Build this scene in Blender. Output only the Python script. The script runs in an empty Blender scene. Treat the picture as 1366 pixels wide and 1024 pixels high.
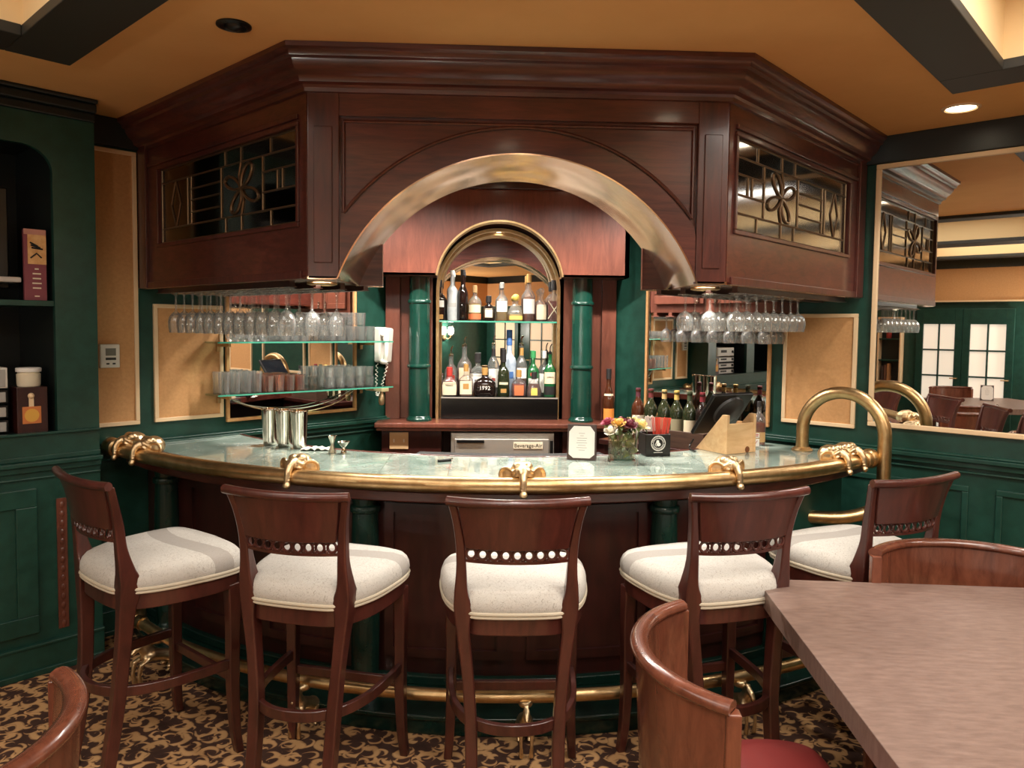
import bpy, bmesh, math, random
from mathutils import Matrix, Vector
random.seed(7)
sc = bpy.context.scene
COL = sc.collection
PI = math.pi
S2 = 2 ** -.5
R = math.radians

# ------------------------------------------------------------------ camera
cam_d = bpy.data.cameras.new('camera')
cam = bpy.data.objects.new('camera', cam_d)
COL.objects.link(cam)
sc.camera = cam
cam_d.sensor_fit = 'HORIZONTAL'
cam_d.sensor_width = 36.0
cam_d.lens = 36.0 * 1005.27 / 1366
cam_d.shift_y = -(512 - 489.56) / 1366
yaw, pitch, roll = R(2.4608), R(3.0604), R(.6397)
fwd = Vector((math.sin(yaw) * math.cos(pitch), math.cos(yaw) * math.cos(pitch), -math.sin(pitch)))
rgt0 = Vector((math.cos(yaw), -math.sin(yaw), 0))
dwn0 = fwd.cross(rgt0)
rgt = rgt0 * math.cos(roll) - dwn0 * math.sin(roll)
dwn = rgt0 * math.sin(roll) + dwn0 * math.cos(roll)
m = Matrix.Identity(4)
for i in range(3):
    m[i][0], m[i][1], m[i][2] = rgt[i], -dwn[i], -fwd[i]
m[2][3] = 1.65
cam.matrix_world = m
cam_d.clip_start = .02

# ------------------------------------------------------------------ world, view
w = bpy.data.worlds.new('world')
sc.world = w
w.use_nodes = True
w.node_tree.nodes['Background'].inputs[0].default_value = (1, .8, .6, 1)
w.node_tree.nodes['Background'].inputs[1].default_value = .05
sc.view_settings.view_transform = 'Standard'
sc.view_settings.look = 'None'
sc.view_settings.exposure = 0.45
sc.view_settings.gamma = 1.0
sc.cycles.max_bounces = 10
sc.cycles.diffuse_bounces = 4
sc.cycles.glossy_bounces = 6
sc.cycles.transparent_max_bounces = 32
sc.cycles.transmission_bounces = 8
sc.cycles.caustics_reflective = False
sc.cycles.caustics_refractive = False
sc.cycles.sample_clamp_indirect = 6

# ------------------------------------------------------------------ corner coordinates: u along the right wall, v along the left wall
KX, KY = .15, 6.1
def W(u, v, z=0):
    return Vector((KX + (u - v) * S2, KY - (u + v) * S2, z))

# ------------------------------------------------------------------ light power
P_COFFER, P_CEIL, P_CANOPY, P_HOOD, P_NICHE, P_AISLE = 48, 28, 8, 62, 30, 125
P_SCONCE = 40
WARM = (1, .945, .86)

def add_light(name, kind, loc, power, parent=None, size=.08, spot=110, blend=.6, color=WARM, rot=(0, 0, 0), sx=None):
    d = bpy.data.lights.new(name, kind)
    d.energy = power
    d.color = color
    if kind == 'AREA':
        d.size = size
        if sx:
            d.shape = 'RECTANGLE'; d.size_y = sx
    else:
        d.shadow_soft_size = size
    if kind == 'SPOT':
        d.spot_size = R(spot); d.spot_blend = blend
    o = bpy.data.objects.new(name, d)
    COL.objects.link(o)
    if parent:
        o.parent = parent
        o.location = Vector(loc) - parent.location
    else:
        o.location = loc
    o.rotation_euler = rot
    return o

# coffers: recess holes in u,v and the area light washing each one
HOLES = [(1.04, 3.10, 3.58, 5.6), (3.58, 5.6, .93, 3.10), (3.58, 5.6, 3.58, 5.6), (1.04, 3.10, 6.0, 7.6), (6.0, 7.6, 1.04, 3.10)]
for h in HOLES:
    c = W((h[0] + h[1]) / 2, (h[2] + h[3]) / 2, 2.97)
    add_light('coffer_light', 'AREA', c, P_COFFER * (.35 if h[0] < 2 else 1.15), size=1.5, rot=(0, 0, R(45)))

# ------------------------------------------------------------------ materials
MATS = {}
def nt(name):
    ma = bpy.data.materials.new(name)
    ma.use_nodes = True
    t = ma.node_tree
    return ma, t, t.nodes['Principled BSDF']
def node(t, kind, **kw):
    n = t.nodes.new(kind)
    for k, v in kw.items():
        if k.startswith('i_'):
            n.inputs[k[2:].replace('_', ' ')].default_value = v
        else:
            setattr(n, k, v)
    return n
def c4(c):
    return (c[0], c[1], c[2], 1)
def srgb(r, g, b):
    f = lambda x: (x / 255 / 12.92) if x / 255 <= .04045 else ((x / 255 + .055) / 1.055) ** 2.4
    return (f(r), f(g), f(b))
def ramp(t, stops):
    n = t.nodes.new('ShaderNodeValToRGB')
    e = n.color_ramp.elements
    while len(e) < len(stops):
        e.new(.5)
    for q, (p, c) in zip(e, stops):
        q.position = p; q.color = c4(c)
    return n
def plain(name, col, rough=.5, metal=0, coat=0, emit=0, bump=0, bscale=200, spec=None):
    ma, t, b = nt(name)
    b.inputs['Base Color'].default_value = c4(col)
    b.inputs['Roughness'].default_value = rough
    b.inputs['Metallic'].default_value = metal
    b.inputs['Coat Weight'].default_value = coat
    if spec is not None:
        b.inputs['Specular IOR Level'].default_value = spec
    if emit:
        b.inputs['Emission Color'].default_value = c4(col)
        b.inputs['Emission Strength'].default_value = emit
    if bump:
        tc = node(t, 'ShaderNodeTexCoord')
        n = node(t, 'ShaderNodeTexNoise', i_Scale=bscale, i_Detail=3.0)
        bp = node(t, 'ShaderNodeBump', i_Strength=bump, i_Distance=.002)
        t.links.new(tc.outputs['Object'], n.inputs['Vector'])
        t.links.new(n.outputs[0], bp.inputs['Height'])
        t.links.new(bp.outputs[0], b.inputs['Normal'])
    return ma
def mottled(name, c1, c2, scale=(8, 8, 8), rough=.4, metal=0, detail=4, lo=.35, hi=.65, coat=0, bump=0, spec=None, bdist=.003):
    ma, t, b = nt(name)
    tc = node(t, 'ShaderNodeTexCoord')
    mp = node(t, 'ShaderNodeMapping'); mp.inputs['Scale'].default_value = scale
    n = node(t, 'ShaderNodeTexNoise', i_Scale=1.0, i_Detail=float(detail), i_Roughness=.6)
    r_ = ramp(t, [(lo, c1), (hi, c2)])
    t.links.new(tc.outputs['Object'], mp.inputs[0])
    t.links.new(mp.outputs[0], n.inputs['Vector'])
    t.links.new(n.outputs[0], r_.inputs[0])
    t.links.new(r_.outputs[0], b.inputs['Base Color'])
    b.inputs['Roughness'].default_value = rough
    b.inputs['Metallic'].default_value = metal
    b.inputs['Coat Weight'].default_value = coat
    b.inputs['Coat Roughness'].default_value = .15
    if spec is not None:
        b.inputs['Specular IOR Level'].default_value = spec
    if bump:
        bp = node(t, 'ShaderNodeBump', i_Strength=bump, i_Distance=bdist)
        t.links.new(n.outputs[0], bp.inputs['Height'])
        t.links.new(bp.outputs[0], b.inputs['Normal'])
    return ma
def wood(name, dark, light, scale=(3, 40, 40), rough=.3, coat=.3):
    ma, t, b = nt(name)
    tc = node(t, 'ShaderNodeTexCoord')
    mp = node(t, 'ShaderNodeMapping'); mp.inputs['Scale'].default_value = scale
    n = node(t, 'ShaderNodeTexNoise', i_Scale=1.0, i_Detail=5.0, i_Roughness=.65, i_Distortion=.6)
    r_ = ramp(t, [(.3, dark), (.7, light)])
    n2 = node(t, 'ShaderNodeTexNoise', i_Scale=3.0, i_Detail=2.0)
    mx = node(t, 'ShaderNodeMix', data_type='RGBA', blend_type='MULTIPLY')
    r2 = ramp(t, [(.3, (.7, .7, .7)), (.7, (1.15, 1.1, 1.1))])
    L = t.links.new
    L(tc.outputs['Object'], mp.inputs[0]); L(mp.outputs[0], n.inputs['Vector'])
    L(tc.outputs['Object'], n2.inputs['Vector']); L(n2.outputs[0], r2.inputs[0])
    L(n.outputs[0], r_.inputs[0])
    mx.inputs['Factor'].default_value = 1
    L(r_.outputs[0], mx.inputs['A']); L(r2.outputs[0], mx.inputs['B'])
    L(mx.outputs['Result'], b.inputs['Base Color'])
    b.inputs['Roughness'].default_value = rough
    b.inputs['Coat Weight'].default_value = coat
    b.inputs['Coat Roughness'].default_value = .12
    return ma
def glass(name, tint=(1, 1, 1), fac=.06, gain=.9, lit_haze=0.0):
    """thin clear glass: what is behind shows through, edges mirror"""
    ma = bpy.data.materials.new(name); ma.use_nodes = True
    t = ma.node_tree; t.nodes.clear()
    out = node(t, 'ShaderNodeOutputMaterial')
    tr = node(t, 'ShaderNodeBsdfTransparent'); tr.inputs[0].default_value = c4(tint)
    gl = node(t, 'ShaderNodeBsdfGlossy'); gl.inputs['Roughness'].default_value = .09
    lw = node(t, 'ShaderNodeLayerWeight', i_Blend=.25)
    ma_ = node(t, 'ShaderNodeMath', operation='MULTIPLY_ADD', use_clamp=True)
    ma_.inputs[1].default_value = gain; ma_.inputs[2].default_value = fac
    mx = node(t, 'ShaderNodeMixShader')
    L = t.links.new
    L(lw.outputs['Fresnel'], ma_.inputs[0]); L(ma_.outputs[0], mx.inputs[0])
    L(tr.outputs[0], mx.inputs[1]); L(gl.outputs[0], mx.inputs[2])
    last = mx.outputs[0]
    if lit_haze:  # white veil mixed in to imitate the bright sparkle of lamplit glass
        d1 = node(t, 'ShaderNodeBsdfDiffuse'); d1.inputs[0].default_value = (.93, .93, .91, 1)
        d2 = node(t, 'ShaderNodeBsdfTranslucent'); d2.inputs[0].default_value = (.93, .93, .91, 1)
        df = node(t, 'ShaderNodeMixShader'); L(d1.outputs[0], df.inputs[1]); L(d2.outputs[0], df.inputs[2])
        m2 = node(t, 'ShaderNodeMixShader'); m2.inputs[0].default_value = lit_haze
        L(last, m2.inputs[1]); L(df.outputs[0], m2.inputs[2]); last = m2.outputs[0]
    L(last, out.inputs[0])
    return ma
def liquid(name, col, clear=.45):
    ma = bpy.data.materials.new(name); ma.use_nodes = True
    t = ma.node_tree; t.nodes.clear()
    out = node(t, 'ShaderNodeOutputMaterial')
    tr = node(t, 'ShaderNodeBsdfTransparent'); tr.inputs[0].default_value = c4([min(1, x * 1.6 + .1) for x in col])
    pr = node(t, 'ShaderNodeBsdfPrincipled'); pr.inputs['Base Color'].default_value = c4(col); pr.inputs['Roughness'].default_value = .12
    mx = node(t, 'ShaderNodeMixShader'); mx.inputs[0].default_value = 1 - clear
    t.links.new(tr.outputs[0], mx.inputs[1]); t.links.new(pr.outputs[0], mx.inputs[2]); t.links.new(mx.outputs[0], out.inputs[0])
    return ma

M_WOOD = wood('mahogany', srgb(60, 27, 22), srgb(94, 46, 37), (30, 30, 4), .3, .35)
M_WOODH = wood('mahogany_across', srgb(62, 28, 23), srgb(100, 50, 39), (4, 18, 45), .3, .4)
M_WOODR = wood('mahogany_light', srgb(94, 50, 37), srgb(118, 68, 52), (30, 30, 5), .35, .3)
M_BARF = wood('bar_front_wood_shaded', srgb(36, 13, 11), srgb(58, 22, 18), (20, 20, 4), .35, .25)  # shade of the bar overhang is put into this darker wood
M_BARG = mottled('bar_front_green_shaded', srgb(12, 34, 28), srgb(18, 44, 36), (10, 10, 10), .22)  # green of the bar front, darkened to carry the overhang's shade
M_WOODD = wood('mahogany_dark', srgb(40, 16, 13), srgb(66, 28, 22), (20, 20, 4), .35, .25)
M_STOOL = wood('stool_wood', srgb(58, 27, 22), srgb(86, 43, 35), (25, 25, 5), .28, .4)
M_CHAIR = wood('chair_wood', srgb(84, 44, 31), srgb(120, 70, 50), (20, 20, 6), .25, .45)
M_GREEN = mottled('green_paint', srgb(22, 56, 46), srgb(30, 68, 57), (14, 14, 14), .32, bump=.05)
M_GREENC = mottled('green_column_paint', srgb(14, 54, 44), srgb(20, 64, 53), (10, 10, 10), .2, coat=.4)
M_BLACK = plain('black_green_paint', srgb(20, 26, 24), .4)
M_BAND = plain('dark_trim_paint', srgb(44, 42, 36), .55)
M_CEIL = mottled('ochre_ceiling', srgb(230, 174, 110), srgb(235, 180, 116), (3, 3, 3), .8, spec=.2)
M_COFF = plain('pale_yellow_ceiling', srgb(236, 206, 156), .8)
M_TAN = mottled('tan_fabric_panel', srgb(196, 144, 92), srgb(206, 154, 100), (60, 60, 60), .75, bump=.1)
M_TRIM = plain('cream_wood_trim', srgb(234, 202, 160), .45)
M_BRASS = mottled('aged_brass', (.50, .33, .15), (.66, .46, .24), (18, 18, 18), .34, metal=1)
M_BRASSE = mottled('cast_brass', (.70, .50, .28), (.84, .65, .40), (60, 60, 60), .36, metal=1)
M_BRASSD = mottled('dark_brass', (.30, .19, .09), (.46, .31, .15), (30, 30, 30), .28, metal=1)
M_SOFF = mottled('mottled_brass_sheet', (.74, .47, .32), (.92, .66, .48), (2.3, 2.3, 2.3), .17, metal=1, detail=1, bump=1.0, bdist=.022)  # brass colour and bumps blotched by one broad noise
M_STEEL = plain('brushed_steel', (.66, .63, .57), .5, metal=1)
M_STEELM = plain('polished_steel', (.66, .62, .54), .10, metal=1)
M_MIRROR = plain('mirror_glass', (.86, .86, .84), .01, metal=1)
M_GLASS = glass('clear_glass', (.985, .99, .985), .05, .75, .085)
M_VASE = glass('vase_glass', (.99, 1.0, .985), .03, .8)
M_PANE = glass('bevelled_pane_glass', (.40, .38, .36), .30, .8)
M_SHELF = glass('green_edge_glass', (.80, .93, .87), .12, .9)
M_SHELFE = plain('shelf_edge_glass', srgb(70, 150, 125), .15)
M_AMBERG = glass('copper_glass', (.95, .62, .42), .16, 1.0, .08)
M_WHITE = plain('white_plastic', srgb(226, 220, 208), .4)
M_PAPER = plain('white_paper', srgb(240, 234, 226), .8)
M_CREAM = plain('cream_label', srgb(226, 212, 184), .7)
M_INK = plain('black_ink', srgb(20, 18, 18), .6)
M_BLK = plain('black_plastic', srgb(16, 15, 15), .3)
M_LIT = plain('lamp_glow', (1, .86, .62), .5, emit=9)
M_LITP = plain('lit_pane', (.92, .82, .68), .5, emit=.48)
M_REFLPT = plain('tan_reflection_pane', (.72, .54, .36), .5, emit=.45)  # dim tan glow stands in for the room reflected in these panes
M_MAT = plain('black_rubber', srgb(18, 17, 17), .7)

def carpet_mat():
    """tan curling crescents scattered over a dark brown ground, two overlapping layers"""
    ma, t, b = nt('scroll_carpet')
    L = t.links.new
    tc = node(t, 'ShaderNodeTexCoord')
    n0 = node(t, 'ShaderNodeTexNoise', i_Scale=14.0, i_Detail=1.5)
    ad = node(t, 'ShaderNodeMix', data_type='RGBA', blend_type='LINEAR_LIGHT'); ad.inputs['Factor'].default_value = .018
    L(tc.outputs['Object'], n0.inputs['Vector']); L(tc.outputs['Object'], ad.inputs['A']); L(n0.outputs['Color'], ad.inputs['B'])
    def M(op, *ins, clamp=False):
        n = node(t, 'ShaderNodeMath', operation=op, use_clamp=clamp)
        for i, x in enumerate(ins):
            if isinstance(x, (int, float)):
                n.inputs[i].default_value = x
            else:
                L(x, n.inputs[i])
        return n.outputs[0]
    def layer(scale, off, r0, wd, bias):
        mp = node(t, 'ShaderNodeMapping'); mp.inputs['Location'].default_value = off; L(ad.outputs['Result'], mp.inputs[0])
        fl = node(t, 'ShaderNodeVectorMath', operation='MULTIPLY'); fl.inputs[1].default_value = (1, 1, 0); L(mp.outputs[0], fl.inputs[0])
        v = node(t, 'ShaderNodeTexVoronoi', voronoi_dimensions='2D', i_Scale=scale); v.inputs['Randomness'].default_value = .75
        L(fl.outputs[0], v.inputs['Vector'])
        df = node(t, 'ShaderNodeVectorMath', operation='SUBTRACT'); L(fl.outputs[0], df.inputs[0]); L(v.outputs['Position'], df.inputs[1])
        sc_ = node(t, 'ShaderNodeVectorMath', operation='SCALE'); sc_.inputs['Scale'].default_value = scale; L(df.outputs[0], sc_.inputs[0])
        sx = node(t, 'ShaderNodeSeparateXYZ'); L(sc_.outputs[0], sx.inputs[0])
        cs = node(t, 'ShaderNodeSeparateColor'); L(v.outputs['Color'], cs.inputs[0])
        ang = M('MULTIPLY', cs.outputs[0], 6.2832)
        at = M('ARCTAN2', sx.outputs[1], sx.outputs[0])
        rel = M('SUBTRACT', at, ang)
        co = M('COSINE', rel)
        # the ring spirals: radius grows round the curl, width swells opposite its mouth
        rad = M('ADD', M('MULTIPLY', M('SINE', M('MULTIPLY', rel, .5)), .10), r0)
        wid = M('MULTIPLY', M('ADD', co, bias), wd)
        dist = M('ABSOLUTE', M('SUBTRACT', v.outputs['Distance'], rad))
        # voronoi distance is already in cell units
        return M('SUBTRACT', wid, dist)
    l1 = layer(9.5, (0, 0, 0), .34, .085, .75)
    l2 = layer(12.0, (.37, .21, 0), .22, .095, .55)
    l3 = layer(15.0, (.11, .57, 0), .38, .07, .45)
    mxv = M('MAXIMUM', M('MAXIMUM', l1, l2), l3)
    r_ = ramp(t, [(.0, srgb(62, 45, 40)), (.475, srgb(76, 54, 45)), (.505, srgb(166, 124, 86)), (.56, srgb(200, 156, 108))])
    L(M('MULTIPLY_ADD', mxv, 1.0, .5, clamp=True), r_.inputs[0])
    pile = node(t, 'ShaderNodeTexNoise', i_Scale=350.0, i_Detail=1.0); L(tc.outputs['Object'], pile.inputs['Vector'])
    bp = node(t, 'ShaderNodeBump', i_Strength=.5, i_Distance=.004); L(pile.outputs[0], bp.inputs['Height']); L(bp.outputs[0], b.inputs['Normal'])
    L(r_.outputs[0], b.inputs['Base Color'])
    b.inputs['Roughness'].default_value = .95
    b.inputs['Specular IOR Level'].default_value = .1
    return ma
M_CARPET = carpet_mat()

def marble_mat():
    ma, t, b = nt('green_marble_tile')
    L = t.links.new
    tc = node(t, 'ShaderNodeTexCoord')
    n = node(t, 'ShaderNodeTexNoise', i_Scale=4.0, i_Detail=6.0, i_Roughness=.7, i_Distortion=1.2)
    L(tc.outputs['Object'], n.inputs['Vector'])
    r_ = ramp(t, [(.30, srgb(112, 130, 120)), (.52, srgb(152, 166, 156)), (.72, srgb(188, 198, 188))])
    L(n.outputs[0], r_.inputs[0])
    # pale veins
    n2 = node(t, 'ShaderNodeTexNoise', i_Scale=5.0, i_Detail=3.0, i_Distortion=2.0); L(tc.outputs['Object'], n2.inputs['Vector'])
    sb = node(t, 'ShaderNodeMath', operation='SUBTRACT'); sb.inputs[1].default_value = .5; L(n2.outputs[0], sb.inputs[0])
    ab = node(t, 'ShaderNodeMath', operation='ABSOLUTE'); L(sb.outputs[0], ab.inputs[0])
    rv = ramp(t, [(0, (.5, .5, .5)), (.012, (0, 0, 0))]); L(ab.outputs[0], rv.inputs[0])
    mx = node(t, 'ShaderNodeMix', data_type='RGBA'); mx.inputs['B'].default_value = c4(srgb(205, 214, 200))
    L(rv.outputs[0], mx.inputs['Factor']); L(r_.outputs[0], mx.inputs['A'])
    br = node(t, 'ShaderNodeTexBrick', offset=0.0)
    br.inputs['Scale'].default_value = 1.0; br.inputs['Brick Width'].default_value = .305; br.inputs['Row Height'].default_value = .305
    br.inputs['Mortar Size'].default_value = .002; br.inputs['Color1'].default_value = (1, 1, 1, 1); br.inputs['Color2'].default_value = (.93, .95, .94, 1)
    br.inputs['Mortar'].default_value = (.55, .55, .5, 1)
    L(tc.outputs['Object'], br.inputs['Vector'])
    m2 = node(t, 'ShaderNodeMix', data_type='RGBA', blend_type='MULTIPLY'); m2.inputs['Factor'].default_value = 1
    L(mx.outputs['Result'], m2.inputs['A']); L(br.outputs['Color'], m2.inputs['B'])
    L(m2.outputs['Result'], b.inputs['Base Color'])
    b.inputs['Roughness'].default_value = .12
    b.inputs['Coat Weight'].default_value = .6
    b.inputs['Coat Roughness'].default_value = .04
    return ma
M_MARBLE = marble_mat()

def seat_mat():
    ma, t, b = nt('cream_seat_fabric')
    L = t.links.new
    tc = node(t, 'ShaderNodeTexCoord')
    sp = node(t, 'ShaderNodeSeparateXYZ'); L(tc.outputs['Object'], sp.inputs[0])
    n = node(t, 'ShaderNodeTexNoise', i_Scale=38.0, i_Detail=2.0, i_Distortion=3.0); L(tc.outputs['Object'], n.inputs['Vector'])
    sb = node(t, 'ShaderNodeMath', operation='SUBTRACT'); sb.inputs[1].default_value = .5; L(n.outputs[0], sb.inputs[0])
    ab = node(t, 'ShaderNodeMath', operation='ABSOLUTE'); L(sb.outputs[0], ab.inputs[0])
    rs = ramp(t, [(0, srgb(150, 142, 132)), (.024, srgb(192, 187, 179))]); L(ab.outputs[0], rs.inputs[0])
    # broad grey woven band: a gentle arc across the front half of the seat
    x2 = node(t, 'ShaderNodeMath', operation='MULTIPLY'); L(sp.outputs[0], x2.inputs[0]); L(sp.outputs[0], x2.inputs[1])
    k = node(t, 'ShaderNodeMath', operation='MULTIPLY_ADD'); k.inputs[1].default_value = -1.2
    L(x2.outputs[0], k.inputs[0]); L(sp.outputs[1], k.inputs[2])
    gt = node(t, 'ShaderNodeMath', operation='GREATER_THAN'); gt.inputs[1].default_value = .0; L(k.outputs[0], gt.inputs[0])
    lt = node(t, 'ShaderNodeMath', operation='LESS_THAN'); lt.inputs[1].default_value = .08; L(k.outputs[0], lt.inputs[0])
    an = node(t, 'ShaderNodeMath', operation='MULTIPLY'); L(gt.outputs[0], an.inputs[0]); L(lt.outputs[0], an.inputs[1])
    fm = node(t, 'ShaderNodeMath', operation='MULTIPLY'); fm.inputs[1].default_value = .75; L(an.outputs[0], fm.inputs[0])
    mx = node(t, 'ShaderNodeMix', data_type='RGBA'); mx.inputs['B'].default_value = c4(srgb(150, 143, 136))
    L(fm.outputs[0], mx.inputs['Factor']); L(rs.outputs[0], mx.inputs['A'])
    L(mx.outputs['Result'], b.inputs['Base Color'])
    b.inputs['Roughness'].default_value = .8
    b.inputs['Specular IOR Level'].default_value = .2
    return ma
M_SEAT = seat_mat()
M_TABLE = mottled('brown_laminate', srgb(102, 80, 71), srgb(128, 105, 94), (16, 60, 20), .4, detail=6, lo=.3, hi=.7)
M_REDSEAT = plain('dark_red_vinyl', srgb(112, 38, 36), .4)

# ------------------------------------------------------------------ building helpers
class MB:
    def __init__(s, f=None):
        s.bm = bmesh.new(); s.f = f
    def v(s, p):
        p = s.f(p) if s.f else Vector(p)
        return s.bm.verts.new(p)
    def face(s, vs):
        try:
            return s.bm.faces.new(vs)
        except ValueError:
            return None
    def poly(s, pts):
        return s.face([s.v(p) for p in pts])
    def box(s, x0, x1, y0, y1, z0, z1):
        a = [s.v((x, y, z)) for z in (z0, z1) for x, y in ((x0, y0), (x1, y0), (x1, y1), (x0, y1))]
        for q in ((0, 3, 2, 1), (4, 5, 6, 7), (0, 1, 5, 4), (1, 2, 6, 5), (2, 3, 7, 6), (3, 0, 4, 7)):
            s.face([a[i] for i in q])
        return s
    def loft(s, rings, closed=True, cap=True, loop=False):
        rv = [[s.v(p) for p in r] for r in rings]
        n = len(rv[0])
        pairs = list(zip(rv, rv[1:])) + ([(rv[-1], rv[0])] if loop else [])
        for a, b in pairs:
            for i in range(n if closed else n - 1):
                j = (i + 1) % n
                s.face([a[i], a[j], b[j], b[i]])
        if cap and not loop and closed:
            s.face(rv[0][::-1]); s.face(rv[-1])
        return s
    def lathe(s, prof, c=(0, 0, 0), n=20, mat=None, cap=True, sq=2.0, sy=1.0):
        rings = []
        for r, z in prof:
            ring = []
            for i in range(n):
                a = 2 * PI * i / n
                ca, sa = math.cos(a), math.sin(a)
                k = 1.0 if sq == 2 else 1 / ((abs(ca) ** sq + abs(sa) ** sq) ** (1 / sq))
                p = Vector((r * k * ca, r * k * sa * sy, z))
                if mat is not None:
                    p = mat @ p
                ring.append(p + Vector(c))
            rings.append(ring)
        return s.loft(rings, True, cap)
    def ball(s, c, r, sx=1, sy=1, sz=1, n=12, k=8, rot=None):
        rings = []
        for j in range(k + 1):
            t = PI * (j + .02) / (k + .04)
            ring = []
            for i in range(n):
                a = 2 * PI * i / n
                p = Vector((r * sx * math.sin(t) * math.cos(a), r * sy * math.sin(t) * math.sin(a), -r * sz * math.cos(t)))
                if rot is not None:
                    p = rot @ p
                ring.append(p + Vector(c))
            rings.append(ring)
        return s.loft(rings, True, True)
    def tube(s, pts, r, n=10, closed=False, sx=1.0):
        pts = [Vector(p) for p in pts]
        rr = r if isinstance(r, (list, tuple)) else [r] * len(pts)
        N = len(pts); rings = []; up = None
        for i, p in enumerate(pts):
            if closed:
                t = (pts[(i + 1) % N] - pts[i - 1])
            else:
                t = pts[min(i + 1, N - 1)] - pts[max(i - 1, 0)]
            t.normalize()
            if up is None:
                up = Vector((0, 0, 1)) if abs(t.z) < .9 else Vector((0, 1, 0))
            up = (up - t * up.dot(t)).normalized()
            sd = t.cross(up)
            rings.append([p + (sd * math.cos(2 * PI * k / n) * sx + up * math.sin(2 * PI * k / n)) * rr[i] for k in range(n)])
        return s.loft(rings, True, True, loop=closed)
    def prism(s, poly, z0, z1):
        a = [s.v((x, y, z0)) for x, y in poly]; b = [s.v((x, y, z1)) for x, y in poly]
        s.face(a[::-1]); s.face(b)
        n = len(poly)
        for i in range(n):
            j = (i + 1) % n
            s.face([a[i], a[j], b[j], b[i]])
        return s
    def frame(s, a0, a1, b0, b1, wd, d0, d1, ax):
        """rectangular picture frame; ax(a,b,d) gives the point"""
        for x0, x1, y0, y1 in ((a0, a1, b0, b0 + wd), (a0, a1, b1 - wd, b1), (a0, a0 + wd, b0 + wd, b1 - wd), (a1 - wd, a1, b0 + wd, b1 - wd)):
            ps = [[ax(x, y, d) for x, y in ((x0, y0), (x1, y0), (x1, y1), (x0, y1))] for d in (d0, d1)]
            s.loft(ps)
        return s

OM = {}
def tagit(o, label=None, cat=None, group=None, kind=None):
    for k, x in (('label', label), ('category', cat), ('group', group), ('kind', kind)):
        if x:
            o[k] = x
    return o
def thing(name, label, cat, loc=(0, 0, 0), rz=0, group=None):
    o = bpy.data.objects.new(name, None)
    COL.objects.link(o)
    o.empty_display_size = .05
    o.location = loc; o.rotation_euler = (0, 0, rz)
    OM[o.name] = Matrix.Translation(Vector(loc)) @ Matrix.Rotation(rz, 4, 'Z')
    return tagit(o, label, cat, group)
def root_of(o):
    while o.parent:
        o = o.parent
    return o
def build(name, mb, mat, parent=None, world=False, smooth=32, bevel=0, label=None, kind=None, remesh=0, subd=0, origin=None):
    bm = mb.bm
    bmesh.ops.recalc_face_normals(bm, faces=bm.faces)
    if parent is not None and world:
        bm.transform(OM[root_of(parent).name].inverted())
    loc = None
    if parent is None:
        if origin is None:
            xs = [v.co for v in bm.verts]
            loc = Vector(((min(p.x for p in xs) + max(p.x for p in xs)) / 2, (min(p.y for p in xs) + max(p.y for p in xs)) / 2, min(p.z for p in xs)))
        else:
            loc = Vector(origin)
        bm.transform(Matrix.Translation(-loc))
    me = bpy.data.meshes.new(name)
    bm.to_mesh(me); bm.free()
    for q in (mat if isinstance(mat, (list, tuple)) else [mat]):
        me.materials.append(q)
    if smooth:
        for p in me.polygons:
            p.use_smooth = True
        me.set_sharp_from_angle(angle=R(smooth))
    o = bpy.data.objects.new(name, me)
    COL.objects.link(o)
    if parent is not None:
        o.parent = parent
    else:
        o.location = loc
        OM[o.name] = Matrix.Translation(loc)
    if remesh:
        md = o.modifiers.new('remesh', 'REMESH'); md.mode = 'VOXEL'; md.voxel_size = remesh; md.use_smooth_shade = True
        sm = o.modifiers.new('smooth', 'SMOOTH'); sm.iterations = 3; sm.factor = .4
    if bevel:
        md = o.modifiers.new('bevel', 'BEVEL'); md.width = bevel; md.segments = 2; md.limit_method = 'ANGLE'; md.angle_limit = R(40)
    if subd:
        md = o.modifiers.new('sub', 'SUBSURF'); md.levels = subd; md.render_levels = subd
    return tagit(o, label, kind=kind)
def copy_tree(o, loc=None, rz=None, label=None, group=None, par=None):
    c = o.copy(); COL.objects.link(c)
    if par is not None:
        c.parent = par
    if loc is not None:
        c.location = loc
    if rz is not None:
        c.rotation_euler = (0, 0, rz)
    if label:
        c['label'] = label
    if group:
        c['group'] = group
    for ch in list(o.children):
        copy_tree(ch, par=c)
    return c
def text(name, s, size, mat, parent, at, xdir, up, ext=.0006, label=None, align='CENTER'):
    """raised lettering; at/xdir/up in world space"""
    cu = bpy.data.curves.new('t', 'FONT'); cu.body = s; cu.size = size; cu.extrude = ext; cu.align_x = align; cu.align_y = 'CENTER'; cu.resolution_u = 2
    tmp = bpy.data.objects.new('t', cu)
    me = bpy.data.meshes.new_from_object(tmp)
    bpy.data.objects.remove(tmp); bpy.data.curves.remove(cu)
    x = Vector(xdir).normalized(); u = Vector(up).normalized(); n = x.cross(u)
    mt = Matrix.Identity(4)
    for i in range(3):
        mt[i][0], mt[i][1], mt[i][2], mt[i][3] = x[i], u[i], n[i], at[i]
    me.transform(OM[root_of(parent).name].inverted() @ mt)
    me.materials.clear(); me.materials.append(mat)
    o = bpy.data.objects.new(name, me); COL.objects.link(o); o.parent = parent
    return tagit(o, label)

FUV = lambda p: W(*p)                      # mesh given as (u, v, z)
def uvbox(mb, *a):
    return mb.box(*a)

# ================================================================== THE ROOM
def struct(name, mb, mat, **k):
    return build(name, mb, mat, kind='structure', **k)
HC = 2.7
mb = MB(FUV); mb.box(-.4, 8.1, -.1, 8.1, -.1, 0); struct('floor', mb, M_CARPET, smooth=0, origin=(0, 0, 0))
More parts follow.
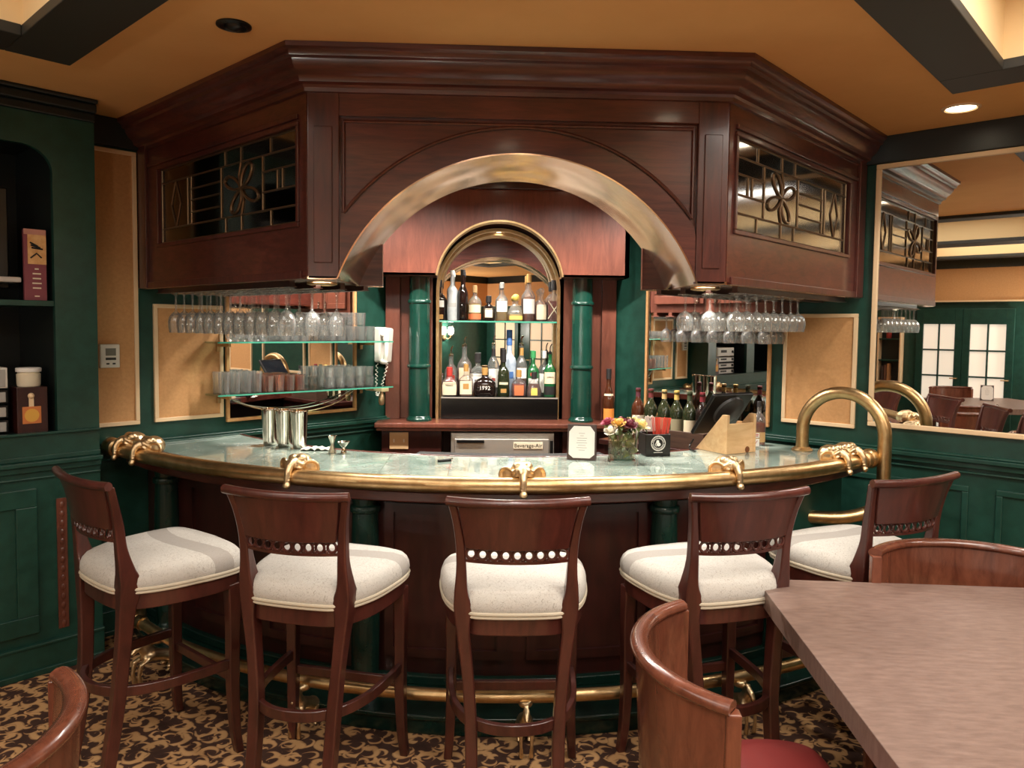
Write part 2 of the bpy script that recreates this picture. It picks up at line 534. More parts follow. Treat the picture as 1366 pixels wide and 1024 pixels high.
# ceiling with coffer openings
us = sorted({-.4, 8.1, *[h[0] for h in HOLES], *[h[1] for h in HOLES]})
vs = sorted({-.1, 8.1, *[h[2] for h in HOLES], *[h[3] for h in HOLES]})
mb = MB(FUV)
for a, b in zip(us, us[1:]):
    for c, d in zip(vs, vs[1:]):
        mu_, mv_ = (a + b) / 2, (c + d) / 2
        if any(h[0] < mu_ < h[1] and h[2] < mv_ < h[3] for h in HOLES):
            continue
        mb.poly([(a, c, HC), (b, c, HC), (b, d, HC), (a, d, HC)])
struct('ceiling', mb, M_CEIL, smooth=0)
for i, h in enumerate(HOLES):
    mb = MB(FUV)
    a, b, c, d = h
    for (p, q) in (((a, c), (b, c)), ((b, c), (b, d)), ((b, d), (a, d)), ((a, d), (a, c))):
        mb.poly([(*p, HC), (*q, HC), (*q, 3.0), (*p, 3.0)])
    mb.poly([(a, c, 3.0), (b, c, 3.0), (b, d, 3.0), (a, d, 3.0)])
    struct('ceiling_coffer' + ('' if i == 0 else '.%03d' % i), mb, M_COFF, smooth=0)
    mb = MB(FUV)
    mb.frame(a - .22, b + .22, c - .22, d + .22, .225, HC - .03, HC + .01, lambda x, y, z: (x, y, z))
    struct('trim_%d' % (i + 1), mb, M_BAND, smooth=0, bevel=.004)
mb = MB(FUV)
mb.box(-.1, 0, -.1, 3.1, 0, HC); mb.box(-.1, 0, 5.0, 8.1, 0, HC); mb.box(-.42, -.36, 3.0, 5.1, 0, HC)
mb.box(-.42, -.1, 3.04, 3.1, 0, HC); mb.box(-.42, -.1, 5.0, 5.06, 0, HC)
struct('wall_left', mb, M_GREEN, smooth=0)
mb = MB(FUV); mb.box(-.1, 8.1, -.1, 0, 0, HC); struct('wall_right', mb, M_GREEN, smooth=0)
mb = MB(FUV); mb.box(-.1, 8.1, 8, 8.1, 0, HC); struct('wall_back', mb, M_GREEN, smooth=0)
mb = MB(FUV); mb.box(8, 8.1, -.1, 8.1, 0, HC); struct('wall_front', mb, M_GREEN, smooth=0)
# dark frieze under the ceiling, chair rails, baseboards
FR = [('left', lambda a, b, d0, d1, z0, z1: (d0, d1, a, b, z0, z1), [(0, 3.08), (5.02, 8)]),
      ('right', lambda a, b, d0, d1, z0, z1: (a, b, d0, d1, z0, z1), [(0, 8)]),
      ('back', lambda a, b, d0, d1, z0, z1: (a, b, 8 - d1, 8 - d0, z0, z1), [(0, 8)]),
      ('front', lambda a, b, d0, d1, z0, z1: (8 - d1, 8 - d0, a, b, z0, z1), [(0, 8)])]
k = 10
for nm, fn, segs in FR:
    mb = MB(FUV)
    for a, b in segs:
        mb.box(*fn(a, b, 0, .03, 2.555, 2.7))
    struct('trim_%d' % k, mb, M_BLACK, smooth=0, bevel=.004); k += 1
    mb = MB(FUV)
    if nm in ('left', 'right'):
        for a, b in segs:
            mb.box(*fn(a, b, 0, .045, .985, 1.008)); mb.box(*fn(a, b, 0, .026, .955, .985)); mb.box(*fn(a, b, 0, .018, .925, .935))
            mb.box(*fn(a, b, 0, .03, 1.008, 1.02))
        struct('trim_%d' % k, mb, M_GREEN, smooth=0, bevel=.004); k += 1
    mb = MB(FUV)
    for a, b in segs:
        mb.box(*fn(a, b, 0, .022, 0, .13)); mb.box(*fn(a, b, 0, .030, 0, .025))
    struct('baseboard_' + nm, mb, M_GREEN, smooth=0, bevel=.004)
# wainscot panel mouldings below the right wall's rail
mb = MB(FUV)
for a, b in ((2.62, 3.35), (3.47, 4.6), (4.72, 6.0), (6.1, 7.8)):
    mb.frame(a, b, .22, .86, .03, -.005, .014, lambda x, y, d: (x, d, y))
struct('trim_%d' % k, mb, M_GREEN, smooth=0, bevel=.004); k += 1

# tan fabric panels in cream frames: fixed to the walls
def wall_panel(side, a, b, z0, z1):
    global k
    ax = (lambda x, y, d: (d, x, y)) if side == 'left' else (lambda x, y, d: (x, d, y))
    mb = MB(FUV)
    c0 = ax(a + .01, z0 + .01, -.02); c1 = ax(b - .01, z1 - .01, .008)
    mb.box(min(c0[0], c1[0]), max(c0[0], c1[0]), min(c0[1], c1[1]), max(c0[1], c1[1]), z0 + .01, z1 - .01)
    struct('trim_%d' % k, mb, M_TAN, smooth=0); k += 1
    mb = MB(FUV); mb.frame(a, b, z0, z1, .022, -.01, .016, ax)
    struct('trim_%d' % k, mb, M_TRIM, smooth=0, bevel=.003); k += 1
wall_panel('left', 2.80, 3.04, 1.105, 2.545)
wall_panel('left', 2.33, 2.722, 1.108, 1.753)
wall_panel('right', 2.358, 2.778, 1.10, 1.745)
wall_panel('right', 3.98, 4.5, 1.10, 2.5)
wall_panel('left', 5.3, 7.6, 1.10, 2.5)
# tan frieze above the doors of the far walls
mb = MB(FUV); mb.box(.05, 7.95, 7.94, 8.01, 2.1, 2.555); struct('trim_%d' % k, mb, M_TAN, smooth=0); k += 1
mb = MB(FUV); mb.box(7.94, 8.01, .05, 7.95, 2.1, 2.555); struct('trim_%d' % k, mb, M_TAN, smooth=0); k += 1
mb = MB(FUV); mb.box(.05, 7.93, 7.93, 8.01, 2.08, 2.1); mb.box(7.93, 8.01, .05, 7.93, 2.08, 2.1); struct('trim_%d' % k, mb, M_TRIM, smooth=0); k += 1

# French doors on the two far walls
def french_door(n, a, b, fn, pane_mat):
    t = bpy.data.objects.new('door_%d' % n, None); COL.objects.link(t); t['kind'] = 'structure'
    t.location = W(*fn((a + b) / 2, 0, 0)); OM[t.name] = Matrix.Translation(t.location)
    F = lambda p: W(*fn(*p))
    mb = MB(F); st = .095
    mb.box(a, a + st, 0, .05, .01, 1.98); mb.box(b - st, b, 0, .05, .01, 1.98)
    mb.box(a + st, b - st, 0, .05, 1.76, 1.98); mb.box(a + st, b - st, 0, .05, .01, .26)
    w_ = b - a - 2 * st
    mb.box((a + b) / 2 - .012, (a + b) / 2 + .012, .008, .04, .26, 1.76)
    for i in range(1, 4):
        z = .26 + i * .375
        mb.box(a + st, b - st, .008, .04, z - .012, z + .012)
    build('door_frame', mb, M_GREEN, t, world=True, smooth=0, bevel=.003)
    for i in range(4):
        for j in range(2):
            mb = MB(F); x0 = a + st + j * w_ / 2
            mb.box(x0, x0 + w_ / 2, .015, .022, .26 + i * .375, .26 + (i + 1) * .375)
            build('pane', mb, pane_mat, t, world=True, smooth=0)
    mb = MB(F); mb.tube([(b - .04, .05, .98), (b - .04, .09, .98), (b - .13, .095, .98)], .009, 8)
    build('door_handle', mb, M_BRASS, t, world=True)
fb = lambda a, d, z: (a, 8 - d, z)
ff = lambda a, d, z: (8 - d, a, z)
french_door(1, 1.04, 1.64, fb, M_LITP)
french_door(2, 1.645, 2.27, fb, M_LITP)
french_door(3, 7.06, 7.82, ff, M_REFLPT)
french_door(4, 6.04, 6.84, ff, M_REFLPT)

# ================================================================== LIGHT FITTINGS
def downlight(x, y, z, label, power, lit=True, r=.065, spot=115, mat=None, group=None):
    t = thing('recessed_downlight', label, 'ceiling light', (x, y, z), 0, group)
    mb = MB(); mb.lathe([(r + .018, -.001), (r + .018, -.006), (r + .004, -.010), (r - .002, -.005), (r + .0, -.001)], n=28, cap=False)
    build('trim_ring', mb, mat or M_TRIM, t)
    mb = MB(); mb.lathe([(r - .003, -.0045), (r - .02, -.0035), (.0005, -.003)], n=24, cap=False)
    build('bulb', mb, M_LIT if lit else M_BLK, t)
    if lit and power:
        add_light('downlight_lamp', 'SPOT', (x, y, z - .02), power, t, size=.05, spot=spot)
    return t
t = downlight(-.875, 2.752, HC, 'dark unlit eyeball downlight in the ochre ceiling near the dark coffer band', 0, lit=False, mat=M_BLK, r=.042)
mb = MB(); mb.ball((0, 0, -.004), .03, sz=.55); build('eyeball', mb, M_BLK, t)
downlight(2.242, 3.498, HC, 'lit round downlight in the ceiling above the framed wall mirror', P_CEIL)
G = 'downlights over the room behind the stools'
for i, (u, v) in enumerate(((3.2, 3.2), (3.3, 2.2), (5.9, 3.3), (3.3, 5.85), (5.85, 5.85), (.7, 5.8), (4.8, .5))):
    p = W(u, v)
    downlight(p.x, p.y, HC, 'round recessed downlight in the soffit between the coffers', P_CEIL, group=G)
G = 'downlights over the bartender aisle'
for x in (-.34, .14, .64):
    downlight(x, 4.25, HC, 'recessed downlight in the ceiling in front of the arched back bar hood', P_HOOD, group=G, r=.055, spot=150)
G = 'downlights behind the canopy sides'
for x in (-.80, 1.10):
    downlight(x, 4.28, HC, 'recessed downlight in the ceiling behind a leaded glass canopy side', P_AISLE, group=G, r=.055, spot=150)

# ================================================================== BUILT-IN CABINET (green, on the left wall)
t = thing('built_in_cabinet', 'tall dark green built-in cabinet with arched open shelves beside the bar', 'cabinet', W(.1, 4.05, 0))
CV0, CV1, OU = 3.08, 4.98, .24
def cabinet():
    bays = [(3.262, 4.02), (4.22, 4.86)]
    mb = MB(FUV)
    # stiles and rails of the face
    xs = [CV0, bays[0][0], bays[0][1], bays[1][0], bays[1][1], CV1]
    for a, b in ((xs[0], xs[1]), (xs[2], xs[3]), (xs[4], xs[5])):
        mb.box(OU - .03, OU, a, b, .0, 2.62)
    for a, b in bays:
        mb.box(OU - .03, OU, a, b, .10, 1.135)
        # arched head: flat centre with curved haunches
        N = 14; r = .13
        top = 2.455
        pts = []
        for i in range(N + 1):
            q = PI / 2 * i / N
            pts.append((a + r - r * math.cos(q), top - r + r * math.sin(q) * .9 + .1 * r))
        pts += [(a + b - x, z) for x, z in pts[::-1]]
        ring0 = [(OU, x, z) for x, z in pts] + [(OU, b, 2.62), (OU, a, 2.62)]
        ring1 = [(OU - .03, p[1], p[2]) for p in ring0]
        mb.loft([ring0, ring1])
    mb.box(-.1, OU - .03, CV0, CV0 + .025, 0, 2.62)
    mb.box(OU - .06, OU - .02, CV0, CV1, 2.5, 2.69)
    build('face_frame', mb, M_GREEN, t, world=True, smooth=0, bevel=.003)
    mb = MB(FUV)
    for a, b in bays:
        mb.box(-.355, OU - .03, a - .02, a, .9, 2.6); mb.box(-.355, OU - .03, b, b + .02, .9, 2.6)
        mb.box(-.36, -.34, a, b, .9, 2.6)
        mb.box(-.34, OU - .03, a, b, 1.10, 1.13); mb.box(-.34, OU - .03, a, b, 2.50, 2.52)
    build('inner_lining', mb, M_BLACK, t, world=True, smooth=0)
    for a, b in bays:
        mb = MB(FUV); mb.box(-.34, OU - .012, a, b, 1.722, 1.748)
        build('shelf', mb, M_GREEN, t, world=True, smooth=0, bevel=.002)
    mb = MB(FUV)
    for z0, z1, d in ((2.60, 2.64, .02), (2.64, 2.68, .045), (2.68, 2.699, .065)):
        mb.box(OU - .03, OU + d, CV0 - .0, CV1, z0, z1)
    build('cornice', mb, M_BLACK, t, world=True, smooth=0, bevel=.006)
    mb = MB(FUV)
    mb.box(OU, OU + .045, CV0, CV1, .985, 1.006); mb.box(OU, OU + .022, CV0, CV1, .955, .985); mb.box(OU, OU + .012, CV0, CV1, 1.006, 1.03)
    mb.box(OU, OU + .012, CV0, CV1, .92, .93); mb.box(OU, OU + .02, CV0, CV1, 1.125, 1.138)
    build('waist_rail', mb, M_GREEN, t, world=True, smooth=0, bevel=.004)
    mb = MB(FUV)
    mb.box(OU, OU + .022, CV0, CV1, 0, .14); mb.box(OU, OU + .034, CV0, CV1, 0, .03); mb.box(OU, OU + .03, CV0, CV1, .135, .15)
    build('plinth', mb, M_GREEN, t, world=True, smooth=0, bevel=.004)
    for i, (a, b) in enumerate(((3.36, 4.03), (4.1, 4.9))):
        d = MB(FUV)
        d.frame(a, b, .2, .88, .085, OU, OU + .020, lambda x, y, q: (q, x, y))
        d.box(OU, OU + .006, a + .08, b - .08, .27, .81)
        dr = build('door', d, M_GREEN, t, world=True, smooth=0, bevel=.004)
        mb = MB(FUV); mb.ball((OU + .034, b - .04 if i == 0 else a + .04, .6), .013); mb.tube([(OU + .015, b - .04 if i == 0 else a + .04, .6), (OU + .034, b - .04 if i == 0 else a + .04, .6)], .006)
        build('knob', mb, M_BRASS, dr, world=True)
    mb = MB(FUV)
    mb.box(OU, OU + .006, 3.232, 3.276, .19, .815)
    for i in range(14):
        z = .21 + i * .044
        mb.ball((OU + .004, 3.254, z), .012, .6, 1, 1.5, 8, 6)
    build('hinge_strip', mb, M_WOODR, t, world=True, label='carved brown strip beside the cabinet door')
cabinet()

# things on the cabinet shelves
t = thing('brochure_holder', 'upright brochure with orange picture and plum text block on the upper cabinet shelf', 'brochure', W(.195, 3.33, 1.748))
mb = MB(FUV); mb.box(.185, .205, 3.285, 3.375, 1.748, 2.075); build('leaflet', mb, plain('plum_print', srgb(128, 62, 70), .6), t, world=True, smooth=0)
mb = MB(FUV); mb.box(.203, .2075, 3.285, 3.360, 1.915, 2.05); build('picture', mb, mottled('orange_print', srgb(206, 150, 90), srgb(222, 174, 118), (30, 30, 30), .6), t, world=True, smooth=0)
mb = MB(FUV)
for a in range(3):
    mb.tube([(.209, 3.30 + a * .010, 1.985 + a * .006), (.209, 3.345 + a * .003, 1.99 + a * .012)], .004, 6)
mb.tube([(.209, 3.305, 1.945), (.209, 3.325, 1.965), (.209, 3.35, 1.942)], .0035, 6)
build('sketch_motif', mb, M_INK, t, world=True)
mb = MB(FUV)
for i, wd in enumerate((.016, .034, .034, .038, .034)):
    zz = 1.893 - i * .022
    mb.box(.205, .2062, 3.325 - wd / 2, 3.325 + wd / 2, zz - .003, zz + .003)
mb.box(.205, .2062, 3.315, 3.335, 1.765, 1.77)
build('text_lines', mb, M_CREAM, t, world=True, smooth=0)
mb = MB(FUV); mb.box(.203, .2075, 3.285, 3.375, 2.05, 2.075); build('header_strip', mb, plain('pink_print', srgb(186, 128, 112), .6), t, world=True, smooth=0)

t = thing('television', 'black television with a silver lower edge on the upper cabinet shelf', 'television', W(.1, 3.68, 1.748))
mb = MB(FUV); mb.box(.02, .075, 3.40, 3.95, 1.80, 2.27); build('screen_body', mb, M_BLK, t, world=True, smooth=0, bevel=.008)
mb = MB(FUV); mb.box(.03, .20, 3.385, 3.95, 1.828, 1.852); build('front_bar', mb, plain('silver_plastic', srgb(190, 180, 170), .35), t, world=True, smooth=0, bevel=.006)
mb = MB(FUV); mb.box(-.02, .14, 3.56, 3.82, 1.749, 1.76); mb.box(.03, .06, 3.65, 3.73, 1.76, 1.83); build('stand', mb, M_BLK, t, world=True, smooth=0, bevel=.003)

t = thing('liquor_box', 'brown gift box with a bottle picture on the lower cabinet shelf', 'box', W(.13, 3.352, 1.131))
mb = MB(FUV); mb.box(.07, .20, 3.29, 3.415, 1.131, 1.345); build('carton', mb, M_WOODD, t, world=True, smooth=0, bevel=.002)
mb = MB(FUV); mb.box(.198, .203, 3.318, 3.395, 1.175, 1.255); build('printed_bottle', mb, plain('orange_label', srgb(206, 120, 62), .5), t, world=True, smooth=0, bevel=.002)
mb = MB(FUV)
mb.loft([[(d, 3.357 + .030 * math.cos(a), 1.214 + .031 * math.sin(a)) for a in [2 * PI * i / 20 for i in range(20)]] for d in (.202, .2045)])
build('round_seal', mb, plain('yellow_seal', srgb(224, 168, 70), .5), t, world=True, smooth=0)
mb = MB(FUV); mb.box(.198, .203, 3.348, 3.368, 1.255, 1.30); mb.ball((.20, 3.358, 1.305), .014); build('printed_stopper', mb, M_TRIM, t, world=True)

t = thing('candle_jar', 'squat white lidded candle jar on top of the brown gift box', 'jar', W(.13, 3.348, 1.346))
mb = MB(); mb.lathe([(.046, 0), (.049, .01), (.050, .058), (.046, .060), (.044, .066)], n=28); build('jar_body', mb, M_CREAM, t)
mb = MB(); mb.lathe([(.044, .0665), (.052, .068), (.053, .07), (.053, .084), (.050, .087)], n=28); build('lid', mb, M_PAPER, t)
zz = 1.131
def audio(name, label, z, h, body, a=3.44, b=3.85):
    t = thing(name, label, 'audio unit', W(.0, (a + b) / 2, z), 0)
    mb = MB(FUV); mb.box(-.2, .16, a, b, z + .006, z + h); 
    for q in (a + .04, b - .06):
        mb.box(-.15, -.12, q, q + .02, z, z + .008); mb.box(.10, .13, q, q + .02, z, z + .008)
    build('case', mb, body, t, world=True, smooth=0, bevel=.003)
    mb = MB(FUV); mb.box(.16, .166, a + .01, b - .01, z + .012, z + h - .008); fp = build('front_panel', mb, plain('silver_face', srgb(176, 172, 166), .35, .3) if body is M_WHITE or h > .055 else M_BLK, t, world=True, smooth=0, bevel=.002)
    mb = MB(FUV)
    mb.lathe([(.016, 0), (.016, .014), (.013, .016)], n=16, mat=Matrix.Rotation(PI / 2, 4, 'Y'), c=(.166, b - .05, z + h / 2 + .004))
    build('dial', mb, M_BLK, t, world=True)
    mb = MB(FUV); mb.box(.166, .1675, a + .08, a + .22, z + h * .45, z + h * .75); build('display', mb, M_INK, t, world=True, smooth=0)
for i, (nm, h, lb, bd) in enumerate((('disc_player', .064, 'slim audio unit at the bottom of the stack on the cabinet shelf', M_BLK), ('tuner', .064, 'slim audio unit second from the bottom of the stack on the cabinet shelf', M_BLK), ('equalizer', .066, 'slim audio unit under the silver amplifier on the cabinet shelf', M_BLK), ('amplifier', .10, 'silver amplifier on top of the audio stack on the cabinet shelf', M_WHITE))):
    audio(nm, lb, zz, h, bd); zz += h + .004

# thermostat on the tan panel
t = thing('thermostat', 'white thermostat with a small display on the tall tan panel', 'thermostat', W(.017, 2.955, 1.41))
mb = MB(FUV); mb.box(.008, .035, 2.905, 3.0, 1.415, 1.537); build('housing', mb, M_WHITE, t, world=True, smooth=0, bevel=.004)
mb = MB(FUV); mb.box(.034, .037, 2.925, 2.975, 1.478, 1.516); build('display', mb, plain('grey_display', srgb(120, 116, 104), .3), t, world=True, smooth=0)
mb = MB(FUV)
for a in (2.928, 2.958):
    mb.box(.034, .038, a, a + .014, 1.432, 1.440)
mb.box(.034, .037, 2.925, 2.975, 1.455, 1.468)
build('button', mb, M_BAND, t, world=True, smooth=0)

# ================================================================== MIRRORS
def mirror(label, side, a, b, z0, z1, fm=M_TRIM, fw=.026):
    ax = (lambda x, y, d: (d, x, y)) if side == 'left' else (lambda x, y, d: (x, d, y))
    t = thing('wall_mirror', label, 'mirror', W(*ax((a + b) / 2, z0, .01)))
    mb = MB(FUV)
    c0, c1 = ax(a + fw * .6, z0, .002), ax(b - fw * .6, z0, .012)
    mb.box(c0[0], c1[0], c0[1], c1[1], z0 + fw * .6, z1 - fw * .6)
    build('glass', mb, M_MIRROR, t, world=True, smooth=0)
    mb = MB(FUV); mb.frame(a, b, z0, z1, fw, .001, .024, ax)
    build('frame', mb, fm, t, world=True, smooth=0, bevel=.004)
mirror('large cream framed mirror on the right wall reflecting the French doors', 'right', 2.85, 3.72, 1.125, 2.553)
mirror('mirror behind the wine bottles on the wall under the wooden wall cabinet', 'right', 1.40, 2.285, 1.06, 2.45, M_TAN, .02)
mirror('mirror behind the two glass shelves of tumblers', 'left', 1.40, 2.315, 1.075, 2.45, M_TAN, .02)

# ================================================================== CANOPY over the bar
XB, XC, YF, ZB, ZT = -.68, .985, 3.0, 1.832, 2.7
XM = (XB + XC) / 2
DEP = .55
LB = (6.1 - .15 - YF + XB - .005) / (2 * S2)          # length of each angled side until it meets the wall
def side_pt(sd, tt, d, z):
    """sd -1 left, +1 right; tt along the angled side from the front corner, d outwards from its face"""
    x = (XC if sd > 0 else XB) + sd * S2 * tt + sd * S2 * d
    return Vector((x, YF + S2 * tt - S2 * d, z))
SIDE_L = {}
for sd in (-1, 1):
    x0 = XC if sd > 0 else XB
    SIDE_L[sd] = ((6.25 - x0 - YF) if sd > 0 else (5.95 + x0 - YF)) / (2 * S2) - .012
can = thing('bar_canopy', 'mahogany canopy with a brass lined arch and leaded glass sides hanging over the bar', 'canopy', (XM, 3.5, ZB))
HW, RISE = .717, .50
RA = (HW ** 2 + RISE ** 2) / (2 * RISE); ZC = ZB + RISE - RA
A0 = math.asin(HW / RA)
NA = 48
ARC = [A0 * (-1 + 2 * i / NA) for i in range(NA + 1)]
arc = lambda r, a: (XM + r * math.sin(a), ZC + r * math.cos(a))
def arch_panel(mb, y0, y1, xa, xb, ztop):
    pts0 = [arc(RA, a) for a in ARC]
    for y in (y0, y1):
        for p, q in zip(pts0, pts0[1:]):
            mb.poly([(p[0], y, p[1]), (q[0], y, q[1]), (q[0], y, ztop), (p[0], y, ztop)])
        mb.poly([(xa, y, ZB), (pts0[0][0], y, ZB), (pts0[0][0], y, ztop), (xa, y, ztop)])
        mb.poly([(pts0[-1][0], y, ZB), (xb, y, ZB), (xb, y, ztop), (pts0[-1][0], y, ztop)])
    mb.poly([(xa, y0, ztop), (xb, y0, ztop), (xb, y1, ztop), (xa, y1, ztop)])
    mb.poly([(xa, y0, ZB), (pts0[0][0], y0, ZB), (pts0[0][0], y1, ZB), (xa, y1, ZB)])
    mb.poly([(pts0[-1][0], y0, ZB), (xb, y0, ZB), (xb, y1, ZB), (pts0[-1][0], y1, ZB)])
    mb.poly([(xa, y0, ZB), (xa, y0, ztop), (xa, y1, ztop), (xa, y1, ZB)])
    mb.poly([(xb, y0, ZB), (xb, y0, ztop), (xb, y1, ztop), (xb, y1, ZB)])
INX = DEP * math.tan(PI / 8)
mb = MB(); arch_panel(mb, YF + .022, YF + .05, XB, XC, 2.69); build('front_panel', mb, M_WOODH, can, world=True, smooth=0)
mb = MB(); arch_panel(mb, YF + DEP - .03, YF + DEP, XB + INX, XC - INX, 2.69); build('inner_panel', mb, M_WOODH, can, world=True, smooth=0)
# face trim: corner pilasters, top rail, arch band
for sd in (-1, 1):
    mb = MB()
    x0 = XC if sd > 0 else XB; wd = .125
    prof = [(x0 - sd * wd, YF + .03), (x0 - sd * wd, YF), (x0 - sd * .004, YF), (x0, YF - 0.0 + .004), (x0 + sd * S2 * .05, YF + S2 * .05), (x0 + sd * S2 * .05 - sd * .03, YF + S2 * .05 + .03)]
    mb.prism(prof, ZB - .002, 2.6)
    mb.prism([(x0 - sd * .1, YF + .0), (x0 - sd * .1, YF - .006), (x0 - sd * .028, YF - .006), (x0 - sd * .028, YF)], ZB + .06, 2.42)
    build('pilaster', mb, M_WOOD, can, world=True, smooth=0, bevel=.004)
mb = MB(); mb.box(XB + .125, XC - .125, YF, YF + .03, 2.462, 2.6); build('top_rail', mb, M_WOODH, can, world=True, smooth=0, bevel=.003)
mb = MB()
ring = []
for a in ARC:
    p, q = arc(RA - .001, a), arc(RA + .088, a)
    q = (max(XB + .126, min(XC - .126, q[0])), q[1])
    ring.append([(p[0], YF + .005, p[1]), (q[0], YF + .005, q[1]), (q[0], YF + .03, q[1]), (p[0], YF + .03, p[1])])
mb.loft(ring); build('arch_band', mb, M_WOODH, can, world=True)
mb = MB()
RO = RA + .088
path = [(XB + .14, YF + .018, 2.445)] + [(XC - .14, YF + .018, 2.445)]
aw = math.asin((XC - .14 - XM) / (RO + .016))
mb.tube([(XB + .14, YF + .018, 2.445), (XC - .14, YF + .018, 2.445)], .007, 6)
for sd in (-1, 1):
    xe = (XC - .14) if sd > 0 else (XB + .14)
    mb.tube([(xe, YF + .018, 2.445), (xe, YF + .018, ZC + (RO + .016) * math.cos(aw))], .007, 6)
mb.tube([(XM + (RO + .016) * math.sin(a), YF + .018, ZC + (RO + .016) * math.cos(a)) for a in [aw * (-1 + 2 * i / 32) for i in range(33)] if ZC + (RO + .016) * math.cos(a) < 2.443], .007, 6)
build('panel_moulding', mb, M_WOOD, can, world=True)
# brass soffit of the arch
mb = MB()
ring = []
for a in ARC:
    p = arc(RA, a); q = arc(RA - .006, a)
    ring.append([(p[0], YF - .002, p[1]), (p[0], YF + DEP + .002, p[1]), (q[0], YF + DEP + .002, q[1]), (q[0], YF - .002, q[1])])
mb.loft(ring); build('arch_soffit', mb, M_SOFF, can, world=True)
# angled sides with a leaded window each; inner wall behind
W0, W1, WZ0, WZ1 = .062, 1.37, 2.05, 2.432
for sd in (-1, 1):
    L_ = SIDE_L[sd]
    F = lambda p, sd=sd: side_pt(sd, p[0], p[1], p[2])
    mb = MB(F)
    mb.box(0.0, L_, -.03, 0, ZB, WZ0); mb.box(0.0, L_, -.03, 0, WZ1, 2.69); mb.box(W1, L_, -.03, 0, WZ0, WZ1); mb.box(.0, W0, -.03, 0, WZ0, WZ1)
    build('side_panel', mb, M_WOODH, can, world=True, smooth=0)
    mb = MB(F)
    mb.box(.03, L_ - .01, -.002, .012, ZB - .002, ZB + .03)
    mb.box(L_ - .10, L_, -.002, .018, ZB, 2.6); 
    mb.box(.055, L_ - .1, -.002, .010, 2.455, 2.475)
    mb.frame(W0 - .014, W1 + .014, WZ0 - .014, WZ1 + .014, .018, -.02, .010, lambda x, y, d: (x, d, y))
    build('side_moulding', mb, M_WOOD, can, world=True, smooth=0, bevel=.003)
    # inner side, open band at window height
    i0 = -INX + 0.0
    mb = MB(F)
    tt0 = DEP * math.tan(PI / 8)
    mb.box(tt0, L_ - .0, -DEP, -DEP + .03, ZB, WZ0); mb.box(tt0, L_, -DEP, -DEP + .03, WZ1, 2.69)
    mb.box(tt0, L_, -DEP, -DEP + .03, WZ0, WZ1)
    build('inner_side_panel', mb, M_WOODH, can, world=True, smooth=0)
    # leaded window
    mb = MB(F); mb.box(W0, W1, -.016, -.012, WZ0, WZ1)
    pane = build('leaded_window', mb, M_PANE, can, world=True, smooth=0)
    mb = MB(F)
    ww, hh = W1 - W0, WZ1 - WZ0
    P = lambda s_, q_: (W0 + ww * s_, -.010, WZ0 + hh * q_)
    ln = lambda pts, r=.0045: mb.tube([P(*p) for p in pts], r, 6)
    ln([(.02, .02), (.02, .98)]); ln([(.98, .02), (.98, .98)]); ln([(.02, .98), (.98, .98)]); ln([(.02, .02), (.98, .02)])
    for q_ in (.2, .8):
        ln([(.02, q_), (.98, q_)])
    for s_ in (.22, .5, .73, .76):
        ln([(s_, .2), (s_, .8)])
    for s_ in (.17, .36, .47):
        ln([(s_, 0), (s_, .2)]); ln([(s_, .8), (s_, 1)])
    for q_ in (.4, .62):
        ln([(.02, q_), (.22, q_)])
    for s_ in (.1, .13):
        ln([(s_, .4), (s_, .62)])
    for q_ in (.35, .5, .64):
        ln([(.5, q_), (.73, q_)])
    ln([(.86, .2), (.82, .5), (.86, .8)]); ln([(.86, .2), (.9, .5), (.86, .8)])
    # flower: four looping petals round the centre of the square
    for ang in range(4):
        b0 = ang * PI / 2 + .5
        pts = []
        for i in range(13):
            q = PI * i / 12
            rr = .30 * math.sin(q)
            an = b0 + (i / 12 - .5) * 1.25
            pts.append((.36 + .42 * rr * math.cos(an), .5 + rr * 1.0 * math.sin(an)))
        ln(pts, .007)
    ln([(.36, .2), (.345, .35), (.36, .5), (.375, .65), (.36, .8)], .006)
    build('lead_came', mb, plain('lead_came_metal', srgb(112, 92, 70), .3, .8) if sd < 0 else bpy.data.materials['lead_came_metal'], pane, world=True)
# underside sheets beside the arch, with a lamp and glass rails
for sd in (-1, 1):
    x0 = XC if sd > 0 else XB
    xa = XM + sd * HW
    L_ = SIDE_L[sd]
    o1 = side_pt(sd, L_, 0, ZB); o2 = side_pt(sd, L_, -DEP, ZB)
    poly = [(xa, YF), (x0, YF), (o1.x, o1.y), (o2.x, o2.y), (x0 - sd * INX, YF + DEP), (xa, YF + DEP)]
    mb = MB(); mb.prism(poly, ZB - .004, ZB + .008); build('underside', mb, M_SOFF, can, world=True, smooth=0)
    F = lambda p, sd=sd: side_pt(sd, p[0], p[1], p[2])
    for j in range(4):
        d = -.07 - j * .125
        mb = MB(F); mb.box(.22, L_ - .06, d - .012, d + .012, ZB - .022, ZB - .004); mb.box(.22, L_ - .06, d - .022, d + .022, ZB - .026, ZB - .022)
        build('glass_rail', mb, M_WOODD, can, world=True, smooth=0)
